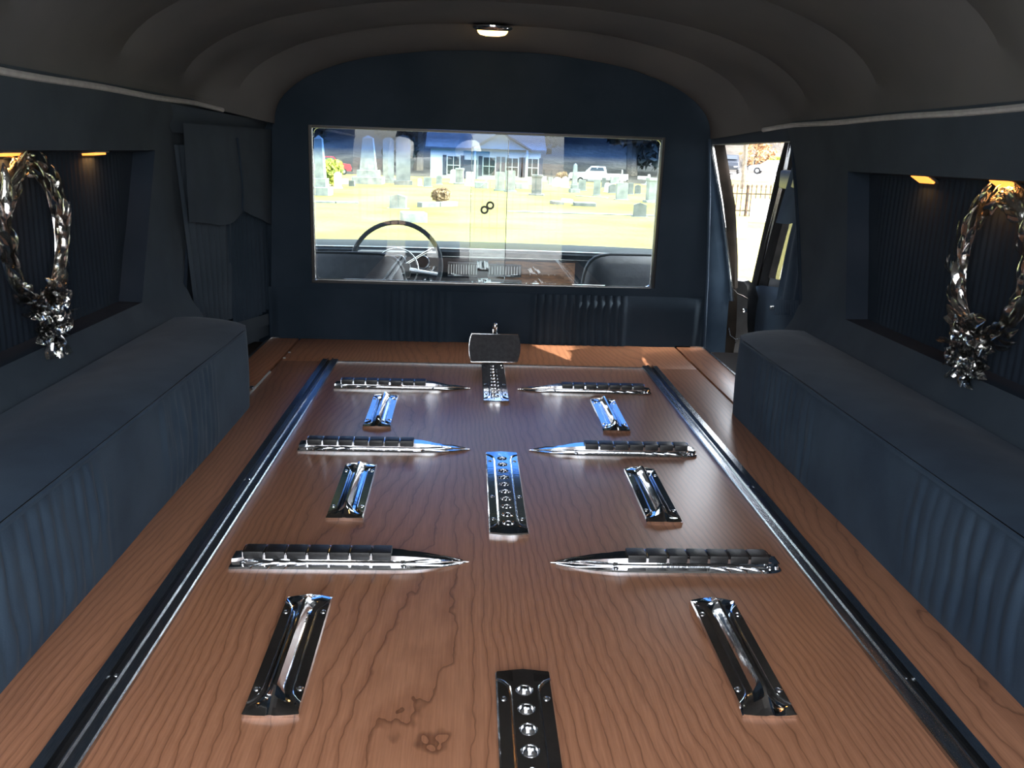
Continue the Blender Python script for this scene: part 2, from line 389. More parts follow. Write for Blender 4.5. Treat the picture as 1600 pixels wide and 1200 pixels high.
# ---- perforated bier pin plates
def pin_plate():
    L, W = .330, .0275; root = empty('bier_pin_plate')
    cw = .0105; n = 10; pitch = .0292; y0 = -pitch*n/2; h = .0058
    bm = bmesh.new(); K = 16
    def sq(k, cx, cy):
        a = 2*PI*k/K; c, s = math.cos(a), math.sin(a); m_ = max(abs(c), abs(s))
        return (cx+cw*c/m_, cy+pitch/2*s/m_, h)
    for i in range(n):
        cy = y0+(i+.5)*pitch
        o_ = [bm.verts.new(sq(k, 0, cy)) for k in range(K)]
        rr = [[bm.verts.new((r*math.cos(2*PI*k/K), cy+r*math.sin(2*PI*k/K), z)) for k in range(K)] for r, z in ((.0084, h), (.0078, h-.0006), (.0074, .0006))]
        rings = [o_]+rr
        for a, b in zip(rings, rings[1:]):
            for k in range(K): bm.faces.new((a[k], a[(k+1) % K], b[(k+1) % K], b[k]))
        bm.faces.new(rr[-1])
    for q in (-1, 1):                        # flanges
        rows = []
        for i in range(21):
            t = i/20; y = (t-.5)*L
            rows.append([(q*cw, max(-L/2, min(L/2, y))*.9+y*.1, h), (q*W*.94, y*.985, h), (q*W, y*.985, h*.7), (q*W, y*.985, 0)])
        V = grid(bm, rows)
    for q in (-1, 1):                        # convex ends
        a = [(-W, q*L/2*.985), (-W*.5, q*(L/2+.001)), (0, q*(L/2+.003)), (W*.5, q*(L/2+.001)), (W, q*L/2*.985)]
        rows = [[(x, y, 0) for x, y in a], [(x, y, h*.7) for x, y in a], [(x*.96, y-q*.0012, h) for x, y in a], [(x*.96, q*pitch*n/2, h) for x, y in a]]
        grid(bm, rows)
    obj('plate', bm, 'chrome', root, angle=30)
    for q in (-1, 1):
        pts = [(q*.0262, -L/2+.016, .0055), (q*.020, -L/2+.021, .0064), (q*.0145, -L/2+.030, .0066), (q*.0135, -L/2+.045, .0066), (q*.0135, L/2-.045, .0066), (q*.0145, L/2-.030, .0066), (q*.020, L/2-.021, .0064), (q*.0262, L/2-.016, .0055)]
        obj('bead', T(pts, .0015, 6), 'chrome2', root)
        for y in (-.118, -.036, .118): screw(root, q*.0205, y, .0056)
    for i in range(n):
        cy = y0+(i+.5)*pitch
        obj('hole_rim', T([(.0082*math.cos(a*PI/8), cy+.0082*math.sin(a*PI/8), h) for a in range(16)], .0006, 4, True), 'chrome2', root)
    return root
p0 = pin_plate()
for i, (y, lab) in enumerate(((.592, 'perforated chrome bier pin plate at the near end, cut by the bottom of the picture'), (1.242, 'perforated chrome bier pin plate in the centre of the deck'), (1.888, 'perforated chrome bier pin plate below the upright stop pad, by the partition'))):
    o = p0 if i == 0 else copy_tree(p0)
    o.location = (.0025, y, 0); tag(o, lab, 'pin plate', 'perforated pin plates down the middle')

# ---- upright stop pad at the front end
root = empty('bier_pin_stop', (.006, 2.064, 0)); tag(root, 'upright dark padded casket stop with chrome rim and small top knob', 'casket stop')
out = []
for s1, s2 in ((1, -1), (1, 1), (-1, 1), (-1, -1)):
    pass
for k in range(13):
    a = -.9+1.8*k/12; out.append((.0455+.0165*math.cos(a)/1.0, .0*0+.034*math.sin(a)/math.sin(.9)))
out = [(x, y) for x, y in out]+[(-x, -y) for x, y in out]
MR = Matrix.Translation((0, 0, .042)) @ Matrix.Rotation(PI/2-.12, 4, 'X')
bm = bmesh.new(); prism(bm, out, -.005, .008, MR, .002); obj('pad', bm, 'felt', root)
obj('rim', T([MR @ Vector((x*1.012, y*1.02, .006)) for x, y in out], .0016, 6, True), 'chrome2', root)
bm = bmesh.new(); prism(bm, [(x*.97, y*.97) for x, y in out], -.009, -.0052, MR, 0); obj('back_plate', bm, 'chrome2', root)
bm = B(((0, .014, .004), (.045, .022, .008), None, .002), ((0, .008, .045), (.012, .006, .085), None, .001)); obj('bracket', bm, 'chrome', root)
bm = bmesh.new(); lathe(bm, [(.004, .07), (.0048, .088), (.0062, .092), (.0066, .0965), (.0050, .101), (.0015, .1025)], 16, Matrix.Translation((0, .008, 0))); obj('knob', bm, 'silver', root)

# ---- ceiling
def Wc(y): return lerp(.690, .568, sm(2.06, 2.33, y))
def Sc(y): return lerp(.590, .560, sm(2.06, 2.33, y)) + (0 if y > 1.2 else 0)
def Cc(y):
    ks = [(-.15, .99), (.5, .905), (1.2, .850), (1.6, .832), (1.95, .817), (2.2, .800), (2.33, .756)]
    for (a, b), (c, d) in zip(ks, ks[1:]):
        if y <= c: return lerp(b, d, (y-a)/(c-a)) if y >= a else b
    return ks[-1][1]
bows = [-.15, .15, .5, .86, 1.235, 1.625, 1.97, 2.19, 2.33]
bm = bmesh.new(); rows = []
for b0, b1 in zip(bows, bows[1:]):
    for k in range(12):
        t = k/12; y = lerp(b0, b1, t); sag = .016*(math.sin(PI*t)**.75)*(.85 if b1 < 2.3 else .45)
        rows.append((y, sag))
rows.append((2.33, 0))
pts = []
for y, sag in rows:
    W_, S_, C_ = Wc(y), Sc(y), Cc(y); row = []
    for k in range(49):
        a = PI*k/48; c, s = math.cos(a), math.sin(a); p = 2/2.25
        x = W_*math.copysign(abs(c)**p, c); z = S_+(C_-S_)*abs(s)**p
        f = sm(0, .35, s)*sag
        wr = .002*nz(x*6, y*9, 3)+.0015*nz(x*20, y*4, 8)
        row.append((x*(1-f*1.1), y, z-f*.9-wr*sm(0, .2, s)))
    pts.append(row)
grid(bm, pts)
ceiling = obj('ceiling', bm, 'headliner', angle=14); tag(ceiling, kind='structure')
# welt where the headliner meets the walls
for s, nm in ((-1, 'trim_1'), (1, 'trim_2')):
    P = [(s*(Wc(y)-.001), y, Sc(y)+.001+.001*math.sin(y*13)) for y in [(-.14+i*.05) for i in range(47)]]
    o = obj(nm, T(P, .0055, 8), 'welt'); tag(o, kind='structure')
# roof skin above (keeps the daylight out)
bm = bmesh.new(); pts = []
for y in [-.2, .5, 1.2, 1.9, 2.4, 3.2, 3.55]:
    pts.append([((Wc(min(y, 2))+.06)*math.copysign(abs(math.cos(PI*k/24))**.85, math.cos(PI*k/24)), y, .60+(max(Cc(min(y, 2.0)), .83)+.03-.60)*math.sin(PI*k/24)**.85) for k in range(25)])
grid(bm, pts); o = obj('trim_3', bm, 'plaster'); o['kind'] = 'structure'

# ---- dome lamp
root = empty('dome_lamp', (-.017, 2.155, .7905)); tag(root, 'round warm dome lamp with chrome bezel, lit, on the headliner', 'lamp')
root.rotation_euler = (math.radians(8), 0, 0)
bm = bmesh.new(); lathe(bm, [(.050, .004), (.050, -.001), (.047, -.005), (.040, -.008), (.037, -.006), (.036, .003)], 32); obj('bezel', bm, 'chrome', root)
bm = bmesh.new(); lathe(bm, [(.0372, -.005), (.0345, -.013), (.029, -.018), (.017, -.0205), (.0005, -.021)], 28); obj('lens', bm, 'lamp', root)

# ---- side walls
REC = {-1: dict(f0=.488, y_top=1.829, z0=.200, y_bot=1.697, y_end_top=2.165, y_end_bot=1.925), 1: dict(f0=.494, y_top=1.753, z0=.206, y_bot=1.672, y_end_top=2.110, y_end_bot=1.885)}
for s in (-1, 1):
    r = REC[s]; nm = 'left' if s < 0 else 'right'; X = s*.700; D = .038
    # outer panel around the recess: columns rear edge .. front edge, rows bench .. roof
    bm = bmesh.new()
    zb, zt = .130, .600
    def pt(y, z, x=X): return bm.verts.new((x, y, z))
    def yend(z): # front end of the wall, slightly bowed
        t = (z-zb)/(zt-zb); return lerp(r['y_end_bot'], r['y_end_top'], t) + (-.018*math.sin(PI*t))
    def yrec(z): return lerp(r['y_bot'], r['y_top'], (z-r['z0'])/(r['f0']-r['z0']))
    zs = [zb, .165, r['z0']] + [lerp(r['z0'], r['f0'], k/6) for k in range(1, 7)] + [.53, zt]
    yr = .55
    cols = []
    for z in zs:
        inn = r['z0']-1e-6 <= z <= r['f0']+1e-6
        xx = X if z > .19 else s*lerp(.652, .700, (z-zb)/(.19-zb))
        xx = xx + s*(-.012)*sm(.50, .60, z)
        yy = yrec(min(max(z, r['z0']), r['f0']))
        row = [pt(-.14, z, xx), pt(yr, z, xx), pt(yy, z, xx), pt(yend(z), z, xx)]
        cols.append((row, inn))
    for (a, ia), (b, ib) in zip(cols, cols[1:]):
        for j in range(3):
            if j == 1 and ia and ib: continue
            bm.faces.new((a[j], a[j+1], b[j+1], b[j]))
    # turned edge at the front end of the wall
    ed = [c[0][3] for c in cols]; ed2 = [bm.verts.new((v.co.x+s*.05, v.co.y+.004, v.co.z)) for v in ed]
    for i in range(len(ed)-1): bm.faces.new((ed[i], ed[i+1], ed2[i+1], ed2[i]))
    # recess returns (slightly rounded) and the pleated back panel
    loop = [c[0][1] for c in cols if c[1]] + [c[0][2] for c in cols if c[1]][::-1]
    yc = sum(v.co.y for v in loop)/len(loop); zc = sum(v.co.z for v in loop)/len(loop)
    inner = []
    for v in loop:
        zz = v.co.z + (.004 if v.co.z < zc else -.004); yy = v.co.y + (.01 if v.co.y < yc else -.016)
        inner.append(bm.verts.new((s*(.700+D), yy, zz)))
    n = len(loop)
    for i in range(n): bm.faces.new((loop[i], loop[(i+1) % n], inner[(i+1) % n], inner[i])).material_index = 1
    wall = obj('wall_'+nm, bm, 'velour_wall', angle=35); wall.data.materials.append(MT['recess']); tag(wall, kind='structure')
    bm = bmesh.new(); rows = []
    ys = [.53+i*.0035 for i in range(int((1.84-.53)/.0035))]
    for y in ys:
        col = []
        for k in range(9):
            z = lerp(r['z0']-.02, r['f0']+.02, k/8)
            yy = min(y, yrec(z)+.0)
            fade = sm(yrec(z)-.045, yrec(z)-.085, y)
            ph = (y+.006*nz(y*3, z*6, s))*2*PI/.0165
            col.append((s*(.700+D+.001-.0024*fade*abs(math.sin(ph/2))**.6), yy, z))
        rows.append(col)
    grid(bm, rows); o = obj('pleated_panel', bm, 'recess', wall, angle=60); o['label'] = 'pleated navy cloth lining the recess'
    # piping at the wall's front end
    P = [(X+s*(-.002), yend(z), z) for z in [zb+(zt-zb)*k/20 for k in range(21)]]
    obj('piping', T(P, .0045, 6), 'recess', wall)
    # courtesy lamps let into the top of the recess
    for i, (y, lab) in enumerate(((1.262 if s > 0 else 1.30, 'over the wreath'), (1.500 if s > 0 else 1.60, 'further forward'))):
        c = empty('courtesy_lamp', (s*(.700+.026), y, r['f0']-.0045)); c.rotation_euler = (0, (-.10 if s < 0 else .55), 0); tag(c, 'small amber courtesy lamp in the %s recess, %s' % (nm, lab), 'lamp', 'amber recess lamps')
        obj('bezel', B(((0, 0, .001), (.030, .060, .004), None, .001)), 'plaster', c)
        obj('lens', B(((0, 0, -.002), (.022, .050, .005), None, .0015)), 'lens', c)
        l = bpy.data.lights.new('courtesy_bulb', 'AREA'); l.shape = 'RECTANGLE'; l.size = .02; l.size_y = .045; l.energy = .035 if i else .06; l.color = (1, .42, .12)
        lo = bpy.data.objects.new('courtesy_bulb', l); COL.objects.link(lo); lo.parent = c; lo.location = (0, 0, -.008)

# ---- side benches
def bench(s):
    nm = 'left' if s < 0 else 'right'
    root = empty('side_bench', (s*.56, 1.0, 0)); tag(root, '%s long low bench box covered in blue velour, rounded at its front end' % nm, 'bench', 'blue velour side benches')
    H = .153; R = .085
    xf, xb = .492, .655; ye = 1.775 if s < 0 else 1.790
    ybeg = .22; yc = ye-.125
    # plan outline of the exposed face: along the front then round the corner
    path = []
    N1 = 420
    for i in range(N1+1): path.append((xf, lerp(ybeg, yc, i/N1), 0, -1))
    for i in range(1, 21):
        a = PI/2*i/20; path.append((xf+(.15)*(1-math.cos(a)), yc+.125*math.sin(a), 0, 0))
    def ruffle(y, z):
        if s < 0: wgt = sm(1.02, .94, y)+sm(1.155, 1.20, y)*sm(1.46, 1.40, y)
        else: wgt = sm(.99, .93, y)*.8+sm(1.25, 1.29, y)*sm(1.60, 1.54, y)*.75
        ph = y+.010*nz(y*9, z*14, 2+s)+.010*nz(y*3, z*5, 5)
        a = abs(math.sin(ph*PI/.026))**.7
        a = a*(.65+.5*nz(y*30, z*18, 1)) + .45*nz(y*60, z*10, 4)
        g = math.sin(PI*min(max((z/H), 0), 1))**.4
        return wgt*.0065*a*g
    bm = bmesh.new(); rows = []
    for i, (x, y, _, _) in enumerate(path):
        j = min(i+1, len(path)-1); k = max(i-1, 0)
        tx, ty = path[j][0]-path[k][0], path[j][1]-path[k][1]; l = math.hypot(tx, ty); nx, ny = -ty/l, tx/l
        row = []
        for q in range(15):
            z = H*q/14; d = ruffle(y, z)+.002*math.sin(PI*q/14)+.0015*nz(x*5, y*6, z*9)
            row.append((s*(x+nx*d)-s*.56, y+ny*d-1.0, z))
        rows.append(row)
    grid(bm, rows); obj('front_panel', bm, 'velour', root, angle=60)
    bm = bmesh.new(); rows = []
    for i in range(0, len(path), 3):
        x, y = path[i][:2]
        row = []
        for q in range(9):
            t = q/8; xx = lerp(x, xb+.01, t); z = H+.004+.010*math.sin(PI*min(t*1.1+.03, 1))**.6*(1 if y < yc else max(.0, math.cos((y-yc)/.125*PI/2))**.5)+.0015*nz(xx*8, y*5, 1)
            row.append((s*xx-s*.56, y-1.0, z))
        rows.append(row)
    grid(bm, rows); obj('cushion_top', bm, 'velour', root, angle=60)
    obj('piping', T([(s*(x-.001)-s*.56, y-1.0, H+.002) for x, y, _, _ in path[::6]], .0036, 6), 'velour', root)
    return root
bench(-1); bench(1)

# ---- wreaths
leafme = {}
def leaf_mesh(kind, L=.05, W=.016, curl=.012, twist=.4):
    bm = bmesh.new(); rows = []
    for i in range(9):
        t = i/8; w_ = W/2*(math.sin(PI*min(t*.92+.05, 1))**.75) if kind != 'ribbon' else W/2*(.75+.25*math.sin(t*9))
        a = twist*(t-.3); z0 = curl*math.sin(PI*t*.9) + (.004*math.sin(t*14) if kind == 'ribbon' else 0)
        row = []
        for j in (-1, -.5, 0, .5, 1):
            y = w_*j; z = z0+.18*w_*(abs(j)*1.3) - (.0012 if j == 0 else 0)
            row.append((t*L, y*math.cos(a)-z*math.sin(a)*.3, z+y*math.sin(a)))
        rows.append(row)
    grid(bm, rows)
    r_ = bmesh.ops.solidify(bm, geom=bm.faces[:], thickness=.0012)
    me = bpy.data.meshes.new(kind); bmesh.ops.recalc_face_normals(bm, faces=bm.faces[:]); bm.to_mesh(me); bm.free()
    me.materials.append(MT['silver']); me.polygons.foreach_set('use_smooth', [True]*len(me.polygons)); me.set_sharp_from_angle(angle=math.radians(50)); return me
leafme['leaf'] = [leaf_mesh('leaf', .055, .017, .007, .5), leaf_mesh('leaf', .046, .020, .010, -.4), leaf_mesh('leaf', .060, .014, .006, .2)]
leafme['petal'] = [leaf_mesh('petal', .026, .027, .009, .3), leaf_mesh('petal', .030, .021, .012, -.5)]
leafme['ribbon'] = [leaf_mesh('ribbon', .062, .013, .012, 1.1), leaf_mesh('ribbon', .048, .012, .009, -1.4)]
def wreath(s, y0, z0, lab):
    """ring lies in the local y-z plane, facing the aisle (local -s x)"""
    rnd = random.Random(11+s)
    root = empty('laurel_wreath', (s*.716, y0, z0)); tag(root, lab, 'wreath', 'silver wreaths on the side walls')
    A, Bz = .083, .100
    def ring(a, off=0): return Vector((-s*(.004+off), A*math.sin(a), Bz*math.cos(a)))       # a = 0 at the top
    obj('ring_wire', T([ring(2*PI*k/48) for k in range(48)], .0045, 8, True), 'silver', root)
    def put(kind, loc, xdir, up, sc=1.0, var=None):
        me = leafme[kind][rnd.randrange(len(leafme[kind])) if var is None else var]
        o = bpy.data.objects.new(kind, me); COL.objects.link(o); o.parent = root
        x = xdir.normalized(); z = (up-x*up.dot(x)).normalized(); y = z.cross(x)
        o.matrix_local = Matrix.Translation(loc) @ Matrix((x, y, z)).transposed().to_4x4() @ Matrix.Scale(sc, 4)
    out = Vector((-s, 0, 0))
    for sd_ in (-1, 1):
        for k in range(17):
            a = PI-.25-(PI-.38)*k/16; a *= sd_
            tdir = (ring(a-sd_*.05)-ring(a)).normalized()
            nrm = (ring(a)-Vector((0, 0, 0))); nrm.x = 0; nrm.normalize()
            for q in (-1, 0, 1):
                d = tdir+nrm*(.22*q+rnd.uniform(-.22, .22))+out*rnd.uniform(.0, .30)
                up = out+nrm*(.7*q)+Vector((0, rnd.uniform(-.2, .2), rnd.uniform(-.2, .2)))
                put('leaf', ring(a, .004)+nrm*(.0052*q), d, up, rnd.uniform(.72, 1.0)*(.62 if k > 13 else 1))
    # roses and bow at the foot
    foot = ring(PI)
    for cx, cz, sc in ((0, .010, 1.2), (.036, .002, .95), (-.036, -.004, .95), (.008, -.030, 1.1), (-.030, -.040, 1.0), (.036, -.036, .9), (-.004, -.060, .9)):
        c = foot+Vector((-s*.012, cx, cz))
        for ringi, (cnt, tilt, rad) in enumerate(((4, 1.15, .002), (6, .75, .006), (7, .25, .010))):
            for k in range(cnt):
                a = 2*PI*k/cnt+ringi*.5+rnd.uniform(-.25, .25); rd = Vector((0, math.cos(a), math.sin(a)))
                put('petal', c+rd*rad*.6, rd*math.cos(tilt)+out*math.sin(tilt), out*math.cos(tilt)-rd*math.sin(tilt), sc*rnd.uniform(.6, .9))
    for k in range(18):
        a = 2*PI*k/18+rnd.uniform(-.2, .2); rd = Vector((0, math.sin(a)*.9, math.cos(a)-.35)).normalized()
        put('ribbon', foot+Vector((-s*.008, 0, -.022))+rd*.012, rd+out*rnd.uniform(.1, .5), out+Vector((0, rnd.uniform(-.6, .6), rnd.uniform(-.6, .6))), rnd.uniform(.6, 1.0))
    obj('hook', T([(s*.03, 0, Bz+.010), (s*.01, 0, Bz+.012), (-s*.002, 0, Bz+.006), (-s*.004, 0, Bz-.004)], .002, 6), 'chrome2', root)
wreath(-1, 1.315, .366, 'silver leaf wreath with roses and bow hanging in the left wall recess')
wreath(1, 1.222, .368, 'silver leaf wreath with roses and bow hanging in the right wall recess')

# ---- partition with its window
XP, YP = .0, 2.325
wf = bmesh.new()
arch = []
for k in range(33):
    a = PI*k/32; c, s_ = math.cos(a), math.sin(a); p = 2/2.12
    arch.append((.575*math.copysign(abs(c)**p, c), .560+(.770-.560)*abs(s_)**p))
outl = [(-.602, -.10)] + arch[::-1] + [(.602, -.10)]
win = [(-.484, .150), (-.484, .560), (.450, .560), (.450, .160)]
# ring of quads: sample the outline by angle around the window centre
def ray_hit(poly, a, c=(-.017, .36)):
    best = None; dx, dy = math.cos(a), math.sin(a); n = len(poly)
    for i in range(n):
        x1, y1 = poly[i][0]-c[0], poly[i][1]-c[1]; x2, y2 = poly[(i+1) % n][0]-c[0], poly[(i+1) % n][1]-c[1]
        ex, ey = x2-x1, y2-y1; den = dx*ey-dy*ex
        if abs(den) < 1e-9: continue
        t = (x1*ey-y1*ex)/den; u = (x1*dy-y1*dx)/den
        if t > 0 and -1e-6 <= u <= 1+1e-6 and (best is None or t < best): best = t
    return (c[0]+dx*best, c[1]+dy*best)
angs = sorted(set([2*PI*k/120 for k in range(120)] + [math.atan2(y-.36, x+.017) % (2*PI) for x, y in win+[(-.602, -.10), (.602, -.10)]]))
LEAN = .045    # the partition leans forward a little
def PP(x, z, d=0): return (x, YP+LEAN*(z-.15)*.5+d, z)
A_ = [wf.verts.new(PP(*ray_hit(outl, a))) for a in angs]; B_ = [wf.verts.new(PP(*ray_hit(win, a))) for a in angs]
C_ = [wf.verts.new((v.co.x, v.co.y+.030, v.co.z)) for v in B_]; D_ = [wf.verts.new((v.co.x, v.co.y+.035, v.co.z)) for v in A_]
n = len(angs)
for i in range(n):
    j = (i+1) % n
    wf.faces.new((A_[i], A_[j], B_[j], B_[i])); wf.faces.new((B_[i], B_[j], C_[j], C_[i])); wf.faces.new((C_[i], C_[j], D_[j], D_[i])); wf.faces.new((A_[i], A_[j], D_[j], D_[i]))
wfront = obj('wall_front', wf, 'velour_part', angle=30); tag(wfront, kind='structure')
# padded lower panel with pleats at two places
bm = bmesh.new(); rows = []
for i in range(401):
    x = lerp(-.600, .592, i/400); row = []
    for k in range(9):
        z = lerp(-.02, .138, k/8)
        wgt = sm(.10, .13, x)*sm(.385, .36, x) + sm(-.30, -.27, x)*sm(-.10, -.13, x)*.8
        ed = sm(0, .03, x+.600)*sm(0, .03, .592-x)
        a = abs(math.sin((x+.004*nz(x*4, z*8, 2))*PI/.021))**.6
        row.append((x, YP-.003-.012*ed*sm(0, .02, .140-z)-.0075*wgt*a, z))
    rows.append(row)
grid(bm, rows); o = obj('padded_panel', bm, 'velour_part', wfront, angle=60)
# pale-edged piping up the right side of the partition
obj('piping', T([PP(.566, .56, -.002), PP(.580, .40, -.003), PP(.592, .2, -.004), PP(.600, 0, -.004)], .004, 6), 'velour', wfront)
# window: frame and two sliding panes
win1 = empty('window_1', (0, YP, 0)); win1['kind'] = 'structure'
def wl(x, z, d=0): return (x, LEAN*(z-.15)*.5+d, z)
bm = bmesh.new()
for (x0, z0, x1, z1) in ((-.483, .152, .449, .158), (-.483, .553, .449, .559), (-.483, .152, -.476, .559), (.443, .158, .449, .559)):
    cx, cz = (x0+x1)/2, (z0+z1)/2; p = wl(cx, cz, .014); box(bm, p, (x1-x0, .022, z1-z0))
obj('window_frame', bm, 'black', win1)
obj('track', T([wl(-.47, .160, .004), wl(.44, .160, .004)], .0022, 6), 'alu', win1)
obj('track', T([wl(-.474, .165, .002), wl(-.474, .552, .002)], .0016, 6), 'alu', win1)
TILT = math.radians(.3)
def pane(x0, x1, z0, z1, y, tilt, rad, nm='pane'):
    out = []
    for cx, cz, a0 in ((x1-rad, z1-rad, 0), (x0+rad, z1-rad, PI/2), (x0+rad, z0+rad, PI), (x1-rad, z0+rad, 1.5*PI)):
        for k in range(5): a = a0+PI/2*k/4; out.append((cx+rad*math.cos(a), cz+rad*math.sin(a)))
    zc = (z0+z1)/2
    Mx = Matrix.Translation((0, y, zc)) @ Matrix.Rotation(PI/2-tilt, 4, 'X')
    bm = bmesh.new(); prism(bm, [(x, z-zc) for x, z in out], -.002, .002, Mx)
    o = obj(nm, bm, 'glass', win1, smooth=False)
    return Mx, zc
M1, zc1 = pane(-.470, .036, .162, .552, .012, TILT, .012)
M2, zc2 = pane(-.060, .441, .162, .552, .022, TILT, .012)
o = obj('pane_edge', T([M1 @ Vector((.036, .552-.012-zc1, 0)), M1 @ Vector((.036, .174-zc1, 0)), M1 @ Vector((.032, .1645-zc1, 0)), M1 @ Vector((.024, .162-zc1, 0)), M1 @ Vector((-.40, .162-zc1, 0))], .0011, 5), 'alu', win1)
o = obj('pane_edge', T([M2 @ Vector((-.060, .54-zc2, 0)), M2 @ Vector((-.060, .17-zc2, 0))], .0009, 5), 'alu', win1)
o = obj('pane_edge', T([M2 @ Vector((.440, .54-zc2, 0)), M2 @ Vector((.440, .17-zc2, 0))], .0012, 5), 'alu', win1)
for (px, py) in ((757, 328), (766, 321)):
    p = at(px, py, 'y', YP+.008)
    ringp = [(p.x+.0085*math.cos(2*PI*k/16), p.y-YP, p.z+.0085*math.sin(2*PI*k/16)) for k in range(16)]
    obj('finger_pull', T(ringp, .0026, 6, True), 'black', win1)

# ---- left door area: upholstered door with curtain and valance
def along(t): return Vector((lerp(-.705, -.612, t), lerp(1.90, 2.345, t), 0))
door1 = empty('door_1', (0, 0, 0)); door1['kind'] = 'structure'
bm = bmesh.new()
grid(bm, [[along(t)+Vector((-.035, 0, z)) for z in (-.6, .0, .06, .30, .62)] for t in (-.1, .3, .6, 1.0, 1.25)])
obj('door_panel', bm, 'velour_wall', door1)
bm = bmesh.new(); grid(bm, [[along(t)+Vector((-.008*math.sin(PI*k/6)+.012, 0, lerp(.525, lerp(.583, .566, max(t, 0)), k/6))) for k in range(7)] for t in (.03, .2, .5, .8, 1.06)])
obj('header_roll', bm, 'velour_wall', door1)
bm = bmesh.new(); grid(bm, [[along(t)+Vector((.004, 0, z)) for z in (.0, .055)] for t in (0, .5, 1.0)]); obj('arm_ledge', bm, 'velour_wall', door1)
bm = bmesh.new(); lathe(bm, [(.001, .006), (.006, .004), (.0075, 0), (.004, -.002), (.004, -.01)], 14); bmesh.ops.rotate(bm, cent=(0, 0, 0), matrix=Matrix.Rotation(PI/2, 3, 'Y'), verts=bm.verts[:])
p = at(358, 493, 'x', -.655); bmesh.ops.translate(bm, vec=p, verts=bm.verts[:]); obj('lock_button', bm, 'chrome', door1)
root = empty('window_curtain', along(.5)); tag(root, 'dark blue pleated curtain tied across the left door window', 'curtain')
def curtain_bm(t0, t1, ztop, zbot, amp, per, off, wav=0, n=220, base=root):
    bm = bmesh.new(); rows = []
    for i in range(n+1):
        t = lerp(t0, t1, i/n); q = (t-t0)/(t1-t0); row = []
        zt = ztop(q) if callable(ztop) else ztop; zb_ = zbot(q) if callable(zbot) else zbot
        for k in range(13):
            f = k/12; z = lerp(zt, zb_, f); tt = t+wav*f*(.5-q)
            d = off+amp*math.sin(q*per*2*PI+.8*nz(q*5, f*2, 1))*(.6+.4*f)
            p = along(tt); row.append(Vector((p.x+d, p.y+d*.25, z))-base.location)
        rows.append(row)
    grid(bm, rows); return bm
obj('drape', curtain_bm(.07, .66, .50, .085, .007, 8, .003, .22), 'velour_wall', root, angle=70)
obj('drape', curtain_bm(.52, 1.04, .50, lambda q: .045+.03*q, .005, 10, .006, .05), 'velour_part', root, angle=70)
obj('hem_band', curtain_bm(.10, .93, lambda q: .085-.02*q, lambda q: .055-.02*q, .001, 2, .018), 'velour_wall', root)
root = empty('curtain_valance', along(.5)); tag(root, 'dark blue swagged valance above the left door curtain', 'valance')
obj('swag', curtain_bm(.05, .62, .545, lambda q: .325+.012*math.cos(q*4)+.03*q**4, .0015, 3, .028, base=root), 'velour_wall', root, angle=70)
obj('swag', curtain_bm(.57, 1.03, .545, lambda q: .355-.06*(q**1.0), .0012, 2, .024, base=root), 'velour_wall', root, angle=70)
obj('tassel_cord', T([along(.585)+Vector((.030, 0, .52))-root.location, along(.60)+Vector((.034, 0, .42))-root.location, along(.59)+Vector((.034, 0, .345))-root.location], .0028, 6), 'velour_part', root)

panel('trim_17', [(-.70, 2.372, -.1), (-.568, 2.372, -.1), (-.550, 2.372, .60), (-.70, 2.372, .60)], 'velour_part', (0, .01, 0))
# ---- right door opening
trim4 = empty('trim_4', (0, 0, 0)); trim4['kind'] = 'structure'     # the jamb between partition and door opening
def strip(pL, pR, yy, m, nm, parent, thick=.02, deep=None):
    """strip between two pixel polylines lying at depth yy (real plane), given thickness"""
    bm = bmesh.new(); rows = []
    for (a, b) in zip(pL, pR):
        A1 = at(a[0], a[1], 'y', yy); B1 = at(b[0], b[1], 'y', yy+(deep or 0)); Mx = (A1+B1)/2+Vector((0, -.006, 0))
        rows.append([A1+Vector((0, thick, 0)), A1, Mx, B1, B1+Vector((.004, thick, 0))])
    grid(bm, rows); return obj(nm, bm, m, parent, angle=50)
strip([(1096, 215), (1104, 300), (1108, 430), (1099, 545), (1095, 640)], [(1108, 215), (1126, 320), (1141, 440), (1133, 545), (1125, 640)], 2.40, 'velour', 'cloth_jamb', trim4, .05)
strip([(1106, 215), (1124, 320), (1137, 425), (1140, 470)], [(1114, 215), (1131, 320), (1143, 425), (1148, 470)], 2.395, 'chrome2', 'jamb_edge', trim4, .02)
strip([(1112, 215), (1131, 320), (1140, 400), (1142, 450)], [(1131, 215), (1149, 320), (1153, 400), (1153, 450)], 2.42, 'jamb', 'jamb_channel', trim4, .05)
strip([(1126, 440), (1128, 470), (1124, 520), (1108, 600)], [(1150, 440), (1152, 470), (1150, 520), (1140, 600)], 2.43, 'jamb', 'jamb_plate', trim4, .03)
panel('trim_15', [(.60, 2.46, -.6), (.86, 2.46, -.6), (.82, 2.46, .10), (.60, 2.46, .14)], 'black', (0, .03, 0))
panel('trim_16', [(.62, 1.9, -.25), (.80, 1.9, -.25), (.80, 2.46, -.25), (.62, 2.46, -.25)], 'black', (0, 0, -.03))
